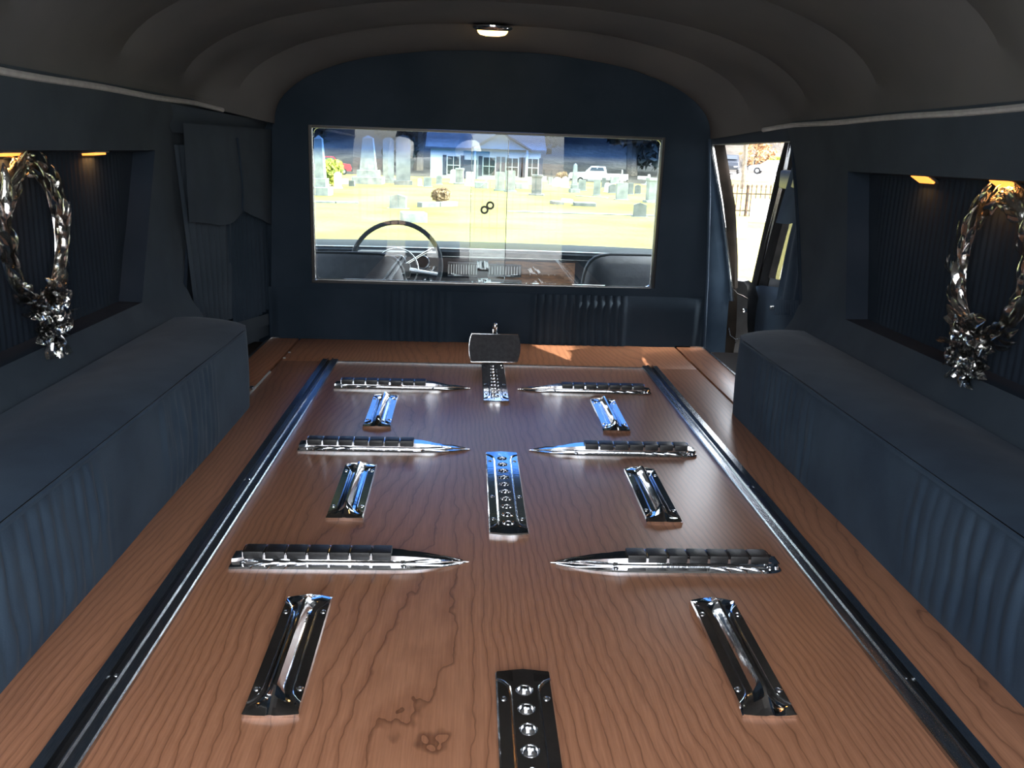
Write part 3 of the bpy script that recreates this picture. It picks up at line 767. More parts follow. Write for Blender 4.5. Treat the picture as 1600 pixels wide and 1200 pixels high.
# black latch box and its fittings
latch = empty('latch_box', at(1165, 520, 'y', 2.44)); tag(latch, 'black door latch and hinge assembly at the foot of the right door jamb', 'latch')
def lp(px, py, d=0): return at(px, py, 'y', 2.44+d)-latch.location
bm = bmesh.new()
rows = []
for (xl, xr, y) in ((1146, 1170, 438), (1148, 1180, 446), (1143, 1186, 470), (1140, 1188, 500), (1143, 1188, 525), (1150, 1186, 535), (1134, 1188, 550), (1128, 1188, 575), (1132, 1190, 610)):
    a, b = lp(xl, y), lp(xr, y, .02); m_ = (a+b)/2+Vector((0, -.02, 0)); rows.append([a+Vector((0, .05, 0)), a, m_, b, b+Vector((0, .04, 0))])
V = grid(bm, rows); bm.faces.new(V[0]); bm.faces.new(V[-1]); obj('housing', bm, 'black', latch, angle=35)
bm = bmesh.new(); lathe(bm, [(.001, .012), (.007, .010), (.008, .002), (.005, 0)], 12, Matrix.Translation(lp(1162, 484, -.03)) @ Matrix.Rotation(PI/2, 4, 'X')); obj('striker', bm, 'silver', latch)
obj('check_strap', T([lp(1139, 512, -.024), lp(1141, 524, -.028), lp(1149, 530, -.03), lp(1158, 528, -.03)], .0018, 6), 'chrome2', latch)
obj('cable', T([lp(1146, 452, -.02), lp(1152, 459, -.024), lp(1160, 462, -.026), lp(1170, 468, -.02)], .0018, 6), 'rubber', latch)
bm = bmesh.new(); lathe(bm, [(.024, 0), (.026, .006), (.020, .012), (.012, .012), (.010, .004)], 20, Matrix.Translation(lp(1152, 572, -.02)) @ Matrix.Rotation(PI/2, 4, 'X')); obj('hinge_drum', bm, 'rubber', latch)
bm = bmesh.new(); lathe(bm, [(.001, .004), (.004, .003), (.0045, 0)], 8, Matrix.Translation(lp(1148, 448, -.018)) @ Matrix.Rotation(PI/2, 4, 'X')); obj('bolt', bm, 'silver', latch)

# header over the opening
bm = bmesh.new(); rows = []
for k in range(9):
    t = k/8; y = lerp(2.06, 2.42, t); x = lerp(.700, .562, sm(0, 1, t)) 
    pa = Vector((x-.004, y, lerp(.598, .566, t)))
    rows.append([pa+Vector((0, 0, .012)), pa+Vector((.006, 0, -.006)), Vector((x+.02, y, lerp(.560, .545, t))), Vector((x+.12, y, lerp(.560, .545, t)+.004))])
grid(bm, rows); obj('header_roll', bm, 'velour_wall', trim4)

# the open right door
DX = .80
door2 = empty('door_2', (DX, 2.1, 0)); door2['kind'] = 'structure'
def dp(px, py, x=DX): return at(px, py, 'x', x)-door2.location
# leading window frame: black seal + chrome channel
def dstrip(L_, R_, x, m, nm, dx=.02):
    bm = bmesh.new(); rows = []
    for a, b in zip(L_, R_):
        A1, B1 = dp(a[0], a[1], x), dp(b[0], b[1], x); rows.append([A1+Vector((dx, 0, 0)), A1, (A1+B1)/2+Vector((-.006, 0, 0)), B1, B1+Vector((dx, 0, 0))])
    grid(bm, rows); return obj(nm, bm, m, door2, angle=40)
dstrip([(1227, 218), (1215, 262), (1195, 350), (1178, 425), (1168, 470)], [(1236, 218), (1226, 262), (1205, 350), (1187, 425), (1176, 470)], DX-.004, 'seal', 'seal')
dstrip([(1234, 222), (1224, 268), (1203, 352), (1185, 425), (1175, 466)], [(1238, 222), (1229, 268), (1208, 352), (1189, 425), (1179, 466)], DX+.000, 'alu', 'window_frame')
dstrip([(1240, 226), (1230, 270), (1208, 352), (1189, 425), (1179, 466)], [(1244, 226), (1238, 270), (1222, 352), (1203, 425), (1198, 450)], DX+.004, 'seal', 'frame_channel')
dstrip([(1190, 430), (1190, 452)], [(1222, 438), (1222, 456)], DX+.012, 'black', 'sill_strip')
bm = B(((.0, -.02, .462), (.03, .62, .05), None, .008)); obj('window_frame', bm, 'black', door2)  # extra top bar, added to block sun patches on the deck
# window glass
bm = bmesh.new(); bm.faces.new([bm.verts.new(dp(x, y, DX+.02)) for x, y in ((1238, 225), (1290, 225), (1250, 450), (1198, 450))]); obj('pane', bm, 'doorglass', door2, smooth=False)
# lower door panel
bm = bmesh.new(); rows = []
for k in range(13):
    t = k/12; row = []
    for px, py, py2 in ((1174, 448, 640), (1190, 446, 640), (1215, 449, 640), (1250, 452, 640), (1300, 455, 640)):
        P = dp(px, lerp(py, py2, t), DX-.004); P.x -= .014*math.sin(PI*min(t*4, 1)*.5); row.append(P)
    rows.append(row)
grid(bm, rows); obj('lower_panel', bm, 'velour', door2, angle=60)
bm = bmesh.new(); lathe(bm, [(.001, .010), (.006, .008), (.007, 0), (.004, -.004)], 12, Matrix.Translation(dp(1208, 481, DX-.02)) @ Matrix.Rotation(-PI/2, 4, 'Y')); obj('lock_button', bm, 'silver', door2)
# its curtain and valance
root = empty('door_curtain', at(1240, 400, 'x', .78)); tag(root, 'blue velour curtain drawn back on the open right door window', 'curtain')
def cp(px, py, x=.785): return at(px, py, 'x', x)-root.location
bm = bmesh.new(); rows = []
for k in range(25):
    t = k/24; y = lerp(346, 470, t); xl = lerp(1240, 1213, t**.8); row = []
    for j in range(31):
        q = j/30; P = cp(lerp(xl, 1300, q), y+4*q, .785); P.x += .006*math.sin(q*5*2*PI+nz(q*3, t, 1)*2)*(.4+.6*t); row.append(P)
    rows.append(row)
grid(bm, rows); obj('drape', bm, 'velour', root, angle=70)
bm = bmesh.new(); rows = []
for k in range(9):
    t = k/8; row = []
    for j in range(61):
        q = j/60; P = cp(lerp(1212, 1300, q), lerp(468, 492, t)+3*q, .782); P.x += .004*math.sin(q*22*2*PI)*t-.004; row.append(P)
    rows.append(row)
grid(bm, rows); obj('ruffled_hem', bm, 'velour', root, angle=70)
root = empty('door_valance', at(1240, 300, 'x', .78)); tag(root, 'blue velour valance across the top of the open right door window', 'valance')
bm = bmesh.new(); rows = []
for k in range(11):
    t = k/10; y = lerp(232, 348, t); xl = lerp(1246, 1212, t); row = []
    for j in range(13):
        q = j/12; P = at(lerp(xl, 1300, q), y+2*math.sin(q*9), 'x', .783)-root.location; P.x += .003*math.sin(q*9); row.append(P)
    rows.append(row)
grid(bm, rows); obj('swag', bm, 'velour', root, angle=70)

# ================================================================== THE CAB
# floor under deck and cab, outer sides, roof lining, windscreen header
panel('baseboard_left', [(-.71, -.1, -.62), (-.71, 1.95, -.62), (-.71, 1.95, .14), (-.71, -.1, .14)], 'plaster', (-.05, 0, 0))
panel('baseboard_right', [(.71, -.1, -.62), (.71, 1.93, -.62), (.71, 1.93, .14), (.71, -.1, .14)], 'plaster', (.05, 0, 0))
panel('trim_5', [(-.76, -.1, .13), (-.76, 2.0, .13), (-.76, 2.20, .62), (-.76, -.1, .62)], 'plaster', (-.02, 0, 0))
panel('trim_6', [(.76, -.1, .13), (.76, 1.93, .13), (.76, 2.10, .62), (.76, -.1, .62)], 'plaster', (.02, 0, 0))
bm = bmesh.new(); rows = []
for k in range(9):
    z = lerp(-.55, 1.0, k/8); xi = lerp(.47, .43, k/8); rows.append([(.76, -.13, z), (xi+.03, -.13, z), (xi, -.145, z), (xi+.01, -.19, z), (.76, -.19, z)])
grid(bm, rows); o = obj('wall_rear', bm, 'velour_wall'); o['kind'] = 'structure'
cab_floor = panel('trim_7', [(-.9, 1.9, -.50), (.72, 1.9, -.50), (.72, 2.35, -.50), (.9, 2.5, -.50), (.9, 4.6, -.50), (-.9, 4.6, -.50)], 'plaster', (0, 0, -.03))
panel('trim_8', [(-.72, 2.37, .84), (.72, 2.37, .84), (.74, 3.36, .835), (-.74, 3.36, .835)], 'rooflining', (0, 0, .02))
# header above windscreen
bm = bmesh.new(); rows = []
for k in range(17):
    t = k/16; x = lerp(-.80, .80, t); y = 3.50-.10*(2*t-1)**2
    rows.append([(x, y-.22, .840), (x, y-.20, .815), (x, y-.15, .800), (x, y-.10, .805), (x, y-.08, .88)])
grid(bm, rows); o = obj('trim_9', bm, 'plaster'); o['kind'] = 'structure'
for s, nm in ((-1, 'left'), (1, 'right')):
    # A-pillar and cab side below the glass
    o = obj('trim_%d' % (10 if s < 0 else 11), T([(s*.725, 3.26, .83), (s*.74, 3.38, .74), (s*.775, 3.60, .53), (s*.825, 3.88, .28), (s*.875, 4.16, .10), (s*.88, 4.2, .0)], [.03, .03, .03, .03, .033, .04], 10), 'dash'); o['kind'] = 'structure'
    o = panel('wall_cab_%s' % nm, [(s*.80, 2.42, -.52), (s*.90, 4.5, -.52), (s*.90, 4.5, .06), (s*.80, 2.42, .10)], 'dash', (s*.05, 0, 0))
    o = panel('trim_%d' % (12 if s < 0 else 13), [(s*.74, 2.42, .66), (s*.75, 3.30, .76), (s*.74, 3.30, .86), (s*.72, 2.42, .86)], 'dash', (s*.03, 0, 0))
    if s < 0: panel('trim_14', [(-.80, 2.36, -.5), (-.82, 2.50, -.5), (-.73, 2.50, .86), (-.68, 2.36, .86)], 'plaster', (-.02, 0, 0))
# windscreen
bm = bmesh.new(); rows = []
for k in range(25):
    t = k/24; u = 2*t-1; row = []
    for j in range(13):
        f = j/12; z = lerp(.085, .815, f); hw = lerp(.86, .72, f)
        row.append((hw*u, lerp(4.20, 3.36, f)-.10*u*u, z))
    rows.append(row)
grid(bm, rows); ws = obj('window_2', bm, 'windshield'); ws['kind'] = 'structure'

# dashboard
dash = empty('dashboard', (0, 3.8, 0)); tag(dash, 'long dark dashboard with bright trim lines seen through the partition window', 'dashboard')
def dsh(x, y, z): return (x, y-3.8, z)
bm = bmesh.new(); rows = []
for k in range(33):
    t = k/32; x = lerp(-.86, .86, t); u = 2*t-1; c = -.10*u*u
    lo = -.004*u
    rows.append([dsh(x, 4.24+c, .080), dsh(x, 4.0+c, .100), dsh(x, 3.80+c*.6, .106), dsh(x, 3.745+c*.6, .100), dsh(x, 3.73+c*.6, .085), dsh(x, 3.755+c*.6, .060), dsh(x, 3.77+c*.6, -.02), dsh(x, 3.82+c*.6, -.22), dsh(x, 3.95+c*.6, -.34)])
grid(bm, rows); obj('dash_body', bm, 'dash', dash, angle=35)
def dcurve(z, off, x0=-.8, x1=.8, n=24): return [dsh(x, 3.745-.10*.6*(x/.86)**2+off, z) for x in [lerp(x0, x1, i/n) for i in range(n+1)]]
obj('trim_strip', T(dcurve(.098, -.006), .0028, 6), 'alu', dash)
obj('trim_strip', T(dcurve(.064, .000), .0022, 6), 'alu', dash)
obj('trim_strip', T(dcurve(-.095, .030), .0022, 6), 'alu', dash)
bm = bmesh.new(); grid(bm, [[dsh(x, 3.745-.07*(x/.86)**2+.006, z) for z in (-.085, -.04, .0, .05)] for x in [lerp(.02, .40, i/12) for i in range(13)]]); obj('reflection_insert', bm, 'reflection_brown', dash)  # brown panel added to stand in for the orange reflection in the glass
def vent(x0, x1, z0, z1):
    cx, cz = (x0+x1)/2, (z0+z1)/2; y = 3.745-3.8-.07*(cx/.86)**2
    v = obj('vent', B(((cx, y-.002, cz), (x1-x0, .02, z1-z0), None, .003)), 'black', dash)
    obj('vent_rim', T([(x0, y-.014, z0), (x1, y-.014, z0), (x1, y-.014, z1), (x0, y-.014, z1)], .0018, 5, True), 'alu', v)
    n = 12
    for i in range(n):
        x = lerp(x0, x1, (i+.5)/n); obj('slat', B(((x, y-.013, cz), (.0022, .008, (z1-z0)*.7))), 'alu', v)
vent(-.155, -.025, -.018, .040); vent(.02, .165, -.015, .036); vent(-.33, -.20, -.01, .04)
bm = bmesh.new(); box(bm, dsh(-.36, 3.71, .045), (.36, .08, .085), None, .018); obj('instrument_binnacle', bm, 'black', dash)
for x in (-.46, -.36, -.26):
    bm = bmesh.new(); lathe(bm, [(.001, .0), (.024, .0), (.028, .003), (.030, .0)], 20, Matrix.Translation(dsh(x, 3.668, .045)) @ Matrix.Rotation(PI/2, 4, 'X')); obj('gauge', bm, 'winglass', dash)
bm = bmesh.new(); box(bm, dsh(.07, 3.755, -.055), (.20, .03, .045), None, .004); rd = obj('radio', bm, 'black', dash)
for x in (-.012, .152):
    bm = bmesh.new(); lathe(bm, [(.009, 0), (.009, .012), (.007, .014), (.001, .014)], 14, Matrix.Translation(dsh(x, 3.738, -.055)) @ Matrix.Rotation(PI/2, 4, 'X')); obj('knob', bm, 'alu', rd)

# steering wheel
root = empty('steering_wheel', (-.350, 3.42, .060)); tag(root, 'dark slim steering wheel with bright spokes behind the partition glass', 'steering wheel')
root.rotation_euler = (math.radians(-22), 0, 0)
R_ = .176
obj('rim', T([(R_*math.sin(2*PI*k/48), 0, R_*math.cos(2*PI*k/48)) for k in range(48)], .0095, 10, True), 'dash', root)
obj('horn_ring', T([(.085*math.sin(2*PI*k/32), .018, .085*math.cos(2*PI*k/32)-.01) for k in range(32)], .0030, 6, True), 'alu', root)
bm = bmesh.new(); box(bm, (0, .028, -.012), (.11, .03, .06), None, .012); obj('hub_pad', bm, 'black', root)
for a in (1.75, -1.75, PI-.35, -PI+.35):
    obj('spoke', T([(.04*math.sin(a), .026, .04*math.cos(a)), (.11*math.sin(a), .014, .11*math.cos(a)), (R_*math.sin(a), .001, R_*math.cos(a))], [.010, .007, .006], 6), 'alu', root)
obj('column', T([(0, .03, -.01), (0, .33, -.03)], [.03, .035], 12), 'black', root)
obj('stalk', T([(.0, .06, .0), (.09, .06, .06), (.135, .055, .085)], [.004, .004, .006], 6), 'chrome2', root)

# seats
def seat(x0, x1, lab, ztop):
    cx = (x0+x1)/2; root = empty('front_seat', (cx, 2.9, -.5)); tag(root, lab, 'car seat', 'front seats beyond the partition')
    hw = (x1-x0)/2
    def cushion(name, zc, zh, yc, yh, tilt, rx=.05):
        bm = bmesh.new(); rows = []
        for i in range(25):
            a = 2*PI*i/24; c, s_ = math.cos(a), math.sin(a); p = .34
            X_ = hw*math.copysign(abs(c)**p, c); Z_ = zh*math.copysign(abs(s_)**p, s_); row = []
            for j in range(9):
                b = -PI/2+PI*j/8; f = math.cos(b)**.35 if abs(b) < PI/2-1e-6 else 0; yy = yh*math.sin(b)
                row.append(Vector((X_*max(f, .02), yc+yy+Z_*f*math.tan(tilt), zc+Z_*max(f, .02))))
            rows.append(row)
        grid(bm, rows); bmesh.ops.remove_doubles(bm, verts=bm.verts[:], dist=.0005); obj(name, bm, 'seat', root, angle=60)
    zt = ztop+.5
    cushion('seat_back', zt-.26, .26, -.08, .075, -.12); cushion('seat_cushion', .16, .10, .16, .24, 0)
    obj('seat_base', B(((0, .15, .03), (2*hw*.8, .36, .06), None, .01)), 'black', root)
    obj('piping', T([(hw*math.copysign(abs(math.cos(2*PI*i/32))**.34, math.cos(2*PI*i/32)), -.13+.0-(.26*math.copysign(abs(math.sin(2*PI*i/32))**.34, math.sin(2*PI*i/32)))*math.tan(.12), zt-.26+.26*math.copysign(abs(math.sin(2*PI*i/32))**.34, math.sin(2*PI*i/32))) for i in range(32)], .004, 5, True), 'dash', root)
seat(.305, .690, 'dark rounded passenger seat back at the right behind the glass', .205)
seat(-.640, -.262, 'dark driver seat back below the steering wheel at the left', .185)

# ================================================================== OUTSIDE
GZ = -.80
def gz(x, y):
    drop = sm(42, 60, y)*sm(17, 12.5, x-max(0, y-60)*.25)*1.45
    hill = sm(92, 150, y)*16*(.85+.15*math.sin(x*.05))
    back = sm(-10, -45, y)*1.2
    return GZ - drop + hill + back + .02*nz(x*.3, y*.3, 0)
bm = bmesh.new(); 
xs = [-160, -120, -90, -65, -45, -32, -24, -18, -14, -10, -7, -4, -1, 2, 5, 8, 11, 13, 15, 17, 20, 25, 32, 42, 55, 70, 90, 120, 160]
ysn = [-12, -8, -4, -1, 1, 4, 8, 12, 16, 20, 25, 30, 35, 40, 44, 48, 52, 56, 60, 66, 72, 80, 92]
grid(bm, [[(x, y, gz(x, y)) for y in ysn] for x in xs]); o = obj('ground', bm, 'grass'); tag(o, kind='structure')
bm = bmesh.new(); grid(bm, [[(x, y, gz(x, y)) for y in (92, 100, 108, 116, 124, 132, 141, 150, 190)] for x in xs]); o = obj('hill', bm, 'hill'); tag(o, kind='structure')
bm = bmesh.new(); grid(bm, [[(x, y, gz(x, y)) for y in (-12, -16, -20, -26, -32, -38, -45, -80)] for x in xs]); o = obj('rear_hill', bm, 'leaf_litter'); tag(o, kind='structure')
bm = bmesh.new(); grid(bm, [[(x, y, gz(x, y)+.03) for y in (56, 60, 66, 72, 80, 91)] for x in (17.5, 20, 25, 32, 42, 55, 70)]); o = obj('road', bm, 'road'); tag(o, kind='structure')
bm = bmesh.new(); grid(bm, [[(x, y, gz(x, y)+.035) for y in (-8, -4, -1, 1, 4)] for x in xs if abs(x) < 50]); o = obj('gravel_drive', bm, 'gravel'); tag(o, kind='structure')
bm = bmesh.new(); grid(bm, [[(x, y, gz(x, y)+.03) for y in (66, 72, 80)] for x in (-60, -45, -32, -24, -18, -14, -10, -7, -4, -1, 2, 5, 8, 11, 13, 17)]); o = obj('lane', bm, 'road'); tag(o, kind='structure')

def ground_pt(px, py):
    """march the sight line through pixel (px, py) to the terrain"""
    d = (RR*(px-800) - UU*(py-600) + F*FPX).normalized(); p = CAM+d*3
    while p.z > gz(p.x, p.y) and p.y < 160: p = p+d*.1
    return p
def slab_outline(w_, h, kind):
    if kind == 'round':
        n = 10; return [(-w_/2, 0), (w_/2, 0), (w_/2, h-w_*.35)] + [(w_/2*math.cos(PI*k/n), h-w_*.35+w_*.35*math.sin(PI*k/n)) for k in range(1, n)] + [(-w_/2, h-w_*.35)]
    if kind == 'peak': return [(-w_/2, 0), (w_/2, 0), (w_/2, h*.86), (0, h), (-w_/2, h*.86)]
    return [(-w_/2, 0), (w_/2, 0), (w_/2, h*.97), (w_*.42, h), (-w_*.42, h), (-w_/2, h*.97)]
def stone(px, py, wp, hp, kind, m, lab, rz=0.0):
    p = ground_pt(px, py); D = (p-CAM).dot(F); k = D/FPX; w_, h = wp*k, hp*k
    root = empty('headstone', (p.x, p.y, p.z-.03), rz); tag(root, lab, 'headstone', 'graveyard headstones')
    MX = Matrix.Rotation(PI/2, 4, 'X'); th = max(w_*.32, .12)
    if kind == 'obelisk':
        b1 = w_
        obj('plinth', B(((0, 0, h*.08), (b1, b1, h*.16), None, .02)), m, root, smooth=False)
        obj('plinth', B(((0, 0, h*.22), (b1*.72, b1*.72, h*.16), None, .02)), m, root, smooth=False)
        bm = bmesh.new(); rows = []
        for z, q in ((h*.28, .27), (h*.93, .17), (h*.94, .17), (h, .01)): rows.append([(b1*q*sx, b1*q*sy, z) for sx, sy in ((-1, -1), (1, -1), (1, 1), (-1, 1))])
        grid(bm, rows, closed_v=True); obj('shaft', bm, m, root, smooth=False)
    elif kind == 'ledger':
        obj('slab', B(((0, 0, h/2+.01), (w_, .5, h), None, .02)), m, root, smooth=False)
    elif kind == 'die':       # upright block on a wider base with a cap
        obj('plinth', B(((0, 0, h*.07), (w_*1.5, w_*1.1, h*.14), None, .02)), m, root, smooth=False)
        obj('die', B(((0, 0, h*.50), (w_, w_*.75, h*.76), None, .015)), m, root, smooth=False)
        obj('cap', B(((0, 0, h*.93), (w_*1.15, w_*.9, h*.12), None, .02)), m, root, smooth=False)
    else:
        bm = bmesh.new(); prism(bm, slab_outline(w_, h, kind), -th/2, th/2, MX @ Matrix.Identity(4)); obj('slab', bm, m, root, smooth=False)
        obj('plinth', B(((0, 0, h*.05), (w_*1.3, th*1.7, h*.10+.02), None, .01)), m, root, smooth=False)
    return root
S = [
 (500, 305, 34, 92, 'obelisk', 'stone', 'tall pale obelisk on stepped plinths at the left edge of the windscreen view'),
 (528, 294, 11, 26, 'round', 'marble', 'small white round-topped headstone just right of the yellow-green bush'),
 (576, 287, 46, 74, 'obelisk', 'stone', 'broad tapering obelisk between the bush and the twin upright slabs'),
 (607, 286, 17, 70, 'round', 'stone', 'left of two tall upright slabs near the top left of the windscreen'),
 (630, 289, 22, 76, 'round', 'stonedark', 'right of two tall upright slabs near the top left of the windscreen'),
 (550, 291, 9, 10, 'flat', 'stonedark', 'low block headstone at the foot of the broad obelisk'),
 (622, 326, 26, 24, 'peak', 'stone', 'squat pale headstone above the left part of the steering wheel'),
 (646, 346, 38, 16, 'ledger', 'stone', 'low grey stone block above the steering wheel rim'),
 (708, 286, 9, 22, 'round', 'marble', 'slender white headstone in front of the left end of the house'),
 (718, 288, 12, 26, 'die', 'stone', 'small pillar headstone before the house, left of its window'),
 (734, 290, 12, 22, 'flat', 'marble', 'white flat-topped headstone before the middle of the house'),
 (752, 294, 20, 10, 'ledger', 'stone', 'low grey ledger stone below the middle of the house'),
 (781, 298, 14, 30, 'flat', 'stone', 'pale upright headstone before the right end of the house'),
 (797, 300, 15, 34, 'flat', 'stone', 'taller pale upright headstone just right of the house'),
 (814, 295, 20, 9, 'ledger', 'stone', 'low grey ledger between the tall pale stone and the block monument'),
 (838, 306, 16, 34, 'die', 'stonedark', 'dark block monument on a wide base, right of the house'),
 (829, 288, 8, 12, 'flat', 'marble', 'tiny white headstone behind the dark block monument'),
 (860, 288, 7, 12, 'flat', 'stone', 'tiny grey headstone right of the dark block monument'),
 (871, 291, 13, 15, 'round', 'marble', 'small white round-topped headstone in the middle distance'),
 (883, 293, 10, 18, 'peak', 'marble', 'small white peaked headstone left of the slim obelisk'),
 (897, 301, 15, 46, 'obelisk', 'stone', 'slim obelisk at the centre right of the windscreen'),
 (909, 298, 12, 18, 'flat', 'stone', 'short grey headstone right beside the slim obelisk'),
 (870, 319, 16, 6, 'ledger', 'stonedark', 'left low grave ledger on the open grass'),
 (886, 316, 14, 6, 'ledger', 'marble', 'white low grave ledger on the open grass'),
 (913, 322, 34, 7, 'ledger', 'stonedark', 'widest low grave ledger on the open grass'),
 (932, 306, 11, 26, 'flat', 'stone', 'narrow upright headstone below the parked pickup'),
 (925, 284, 16, 9, 'flat', 'stone', 'wide low headstone just below the parked pickup'),
 (943, 293, 6, 16, 'flat', 'stonedark', 'thin dark headstone right of the narrow upright one'),
 (949, 300, 9, 15, 'round', 'marble', 'small pale round headstone left of the dark one'),
 (957, 302, 13, 15, 'round', 'stonedark', 'dark round-topped headstone among the right hand stones'),
 (971, 313, 18, 28, 'flat', 'stone', 'broad pale headstone near the right of the windscreen'),
 (960, 287, 14, 13, 'peak', 'stone', 'small peaked headstone behind the broad pale one'),
 (971, 287, 5, 22, 'obelisk', 'marble', 'thin white spire rising behind the broad pale headstone'),
 (985, 304, 7, 19, 'flat', 'stonedark', 'thin brownish headstone right of the broad pale one'),
 (996, 303, 9, 15, 'round', 'stonedark', 'small dark headstone left of the tall right hand one'),
 (1017, 317, 15, 40, 'die', 'stone', 'tall block monument at the right edge of the windscreen'),
 (1013, 288, 9, 16, 'obelisk', 'marble', 'thin white spire behind the tall right hand monument'),
 (1004, 283, 16, 8, 'flat', 'marble', 'wide white headstone far back at the right'),
 (999, 339, 20, 24, 'peak', 'stonedark', 'near grey shadowed headstone standing on the open grass at the right'),
 (538, 287, 9, 8, 'ledger', 'marble', 'low white slab right of the bush'),
 (656, 290, 6, 12, 'round', 'marble', 'small white headstone right of the twin slabs'),
 (668, 292, 12, 16, 'flat', 'stone', 'grey headstone left of the house and the shrub'),
 (686, 288, 9, 15, 'round', 'stone', 'small grey headstone behind the brown shrub'),
 (848, 283, 11, 8, 'flat', 'marble', 'far white low headstone right of the house'),
 (1190, 346, 36, 36, 'flat', 'marble', 'large white headstone seen through the right door opening'),
 (1158, 372, 12, 34, 'flat', 'marble', 'narrow white headstone beside the jamb in the right door opening'),
]
rs = random.Random(3)
for a in S: stone(*a, rz=rs.uniform(-.15, .25))

def kerb(p1, p2, hp, lab, m='stonedark'):
    a, b = ground_pt(*p1), ground_pt(*p2); c = (a+b)/2; k = (c-CAM).dot(F)/FPX
    root = empty('grave_kerb', (c.x, c.y, c.z), math.atan2(b.y-a.y, b.x-a.x)); tag(root, lab, 'kerb', 'stone kerbs in the grass')
    L_ = (b-a).length; n = max(2, int(L_/1.1))
    for i in range(n):
        obj('kerb_stone', B((((i+.5)*L_/n-L_/2, 0, hp*k/2-.02), (L_/n-.02, .18, hp*k+.04), None, .015)), m, root, smooth=False)
kerb((486, 317), (560, 318), 3, 'short kerb in the grass at the left of the windscreen')
kerb((792, 331), (1030, 338), 1.6, 'long thin kerb crossing the grass at the right')
kerb((655, 324), (712, 323), 8, 'raised stone kerb in front of the brown shrub')
kerb((900, 307), (950, 310), 1.5, 'short thin kerb between the right hand headstones')

# foliage: tufts of small leaf quads around a crown
def crown_bm(blobs, n, size, rnd, flat=1.0):
    bm = bmesh.new()
    for _ in range(n):
        c, r = rnd.choice(blobs); v = Vector((rnd.gauss(0, 1), rnd.gauss(0, 1), rnd.gauss(0, 1))).normalized()*r*rnd.uniform(.55, 1.02); v.z *= flat
        p = Vector(c)+v; a = Vector((rnd.gauss(0, 1), rnd.gauss(0, 1), rnd.gauss(0, 1))).normalized(); b = a.orthogonal().normalized(); s_ = size*rnd.uniform(.6, 1.3)
        bm.faces.new([bm.verts.new(p+a*s_), bm.verts.new(p+b*s_*.5), bm.verts.new(p-a*s_), bm.verts.new(p-b*s_*.5)])
    return bm
def tree(x, y, h, m, lab, group, seed, spread=.45, n=1500, size=.22, name='tree', base=.35):
    rnd = random.Random(seed); z = gz(x, y); root = empty(name, (x, y, z-.1)); tag(root, lab, 'tree', group)
    tr = T([(0, 0, 0), (.05*h*rnd.uniform(-1, 1), 0, h*.35), (.08*h*rnd.uniform(-1, 1), 0, h*.8)], [h*.026, h*.018, h*.006], 7); t_ = obj('trunk', tr, 'bark', root)
    blobs = []
    for k in range(9):
        a = rnd.uniform(0, 2*PI); r = rnd.uniform(.1, 1)*h*spread*.6; zz = h*rnd.uniform(base+.05, .86); c = (r*math.cos(a), r*math.sin(a), zz); blobs.append((c, h*spread*rnd.uniform(.3, .5)))
        obj('branch', T([(0, 0, zz*.62), ((c[0])*.5, c[1]*.5, zz*.85), c], [h*.010, h*.006, h*.002], 5), 'bark', t_)
    o = obj('foliage', crown_bm(blobs, n, size, rnd), m, root, smooth=False)
rnd = random.Random(21)
k = 0
darkspots = [(-54, 98), (-42, 101), (-30, 98), (-18, 101), (-6, 98), (6, 101), (18, 99), (-48, 115), (-36, 116), (-24, 115), (-12, 116), (0, 115), (12, 117), (24, 116)]
for x, y in darkspots:
    k += 1
    tree(x, y, rnd.uniform(21, 27), 'darkleaf', 'dark tree in the shaded woods behind the graveyard', 'dark trees behind the graveyard', k, n=2600, size=.75, base=.05, spread=.24)
rspots = [(25.5, 99, 7.5), (32.5, 100, 8), (40, 99, 8), (29, 110, 9), (37, 111, 9), (47, 109, 10)]
for i, (x, y, h) in enumerate(rspots):
    k += 1
    tree(x, y, h, 'orange', ('nearer' if i < 3 else 'farther')+' row russet autumn tree beyond the road, '+('left', 'middle', 'right')[i % 3]+' in the right door opening', 'russet trees beyond the road', 60+k, n=1500, size=.30, base=.03)
tree(12.9, 41.5, 5.2, 'orange', 'slender young tree with sparse pale leaves just behind the iron fence', None, 99, n=160, size=.08, base=.45, spread=.35)

# bushes
def bush(px, py, wp, hp, m, lab, seed, cat='bush', name='bush', size=.07, n=1800):
    p = ground_pt(px, py); kk = (p-CAM).dot(F)/FPX; w_, h = wp*kk, hp*kk; rnd = random.Random(seed)
    root = empty(name, (p.x, p.y, p.z-.02)); tag(root, lab, cat)
    blobs = [((rnd.uniform(-.25, .25)*w_, rnd.uniform(-.25, .25)*w_, h*rnd.uniform(.3, .7)), h*.30) for _ in range(7)]
    o = obj('foliage', crown_bm(blobs, n, size, rnd), m, root, smooth=False)
    for i in range(4): obj('stem', T([(0, 0, 0), (rnd.uniform(-.2, .2)*w_, rnd.uniform(-.2, .2)*w_, h*.6)], [.03, .012], 5), 'bark', root)
bush(519, 291, 24, 44, 'bushleaf', 'yellow-green bush beside the tall obelisk at the left', 5)
bush(688, 319, 36, 28, 'brownleaf', 'dry brown shrub behind the raised kerb left of the house', 6)
bush(876, 281, 22, 16, 'brownleaf', 'low brown bush far back in the graveyard', 8)
bush(1208, 262, 30, 18, 'bushleaf', 'green bank of shrubs beyond the road in the right door opening', 9, size=.3, n=1600)

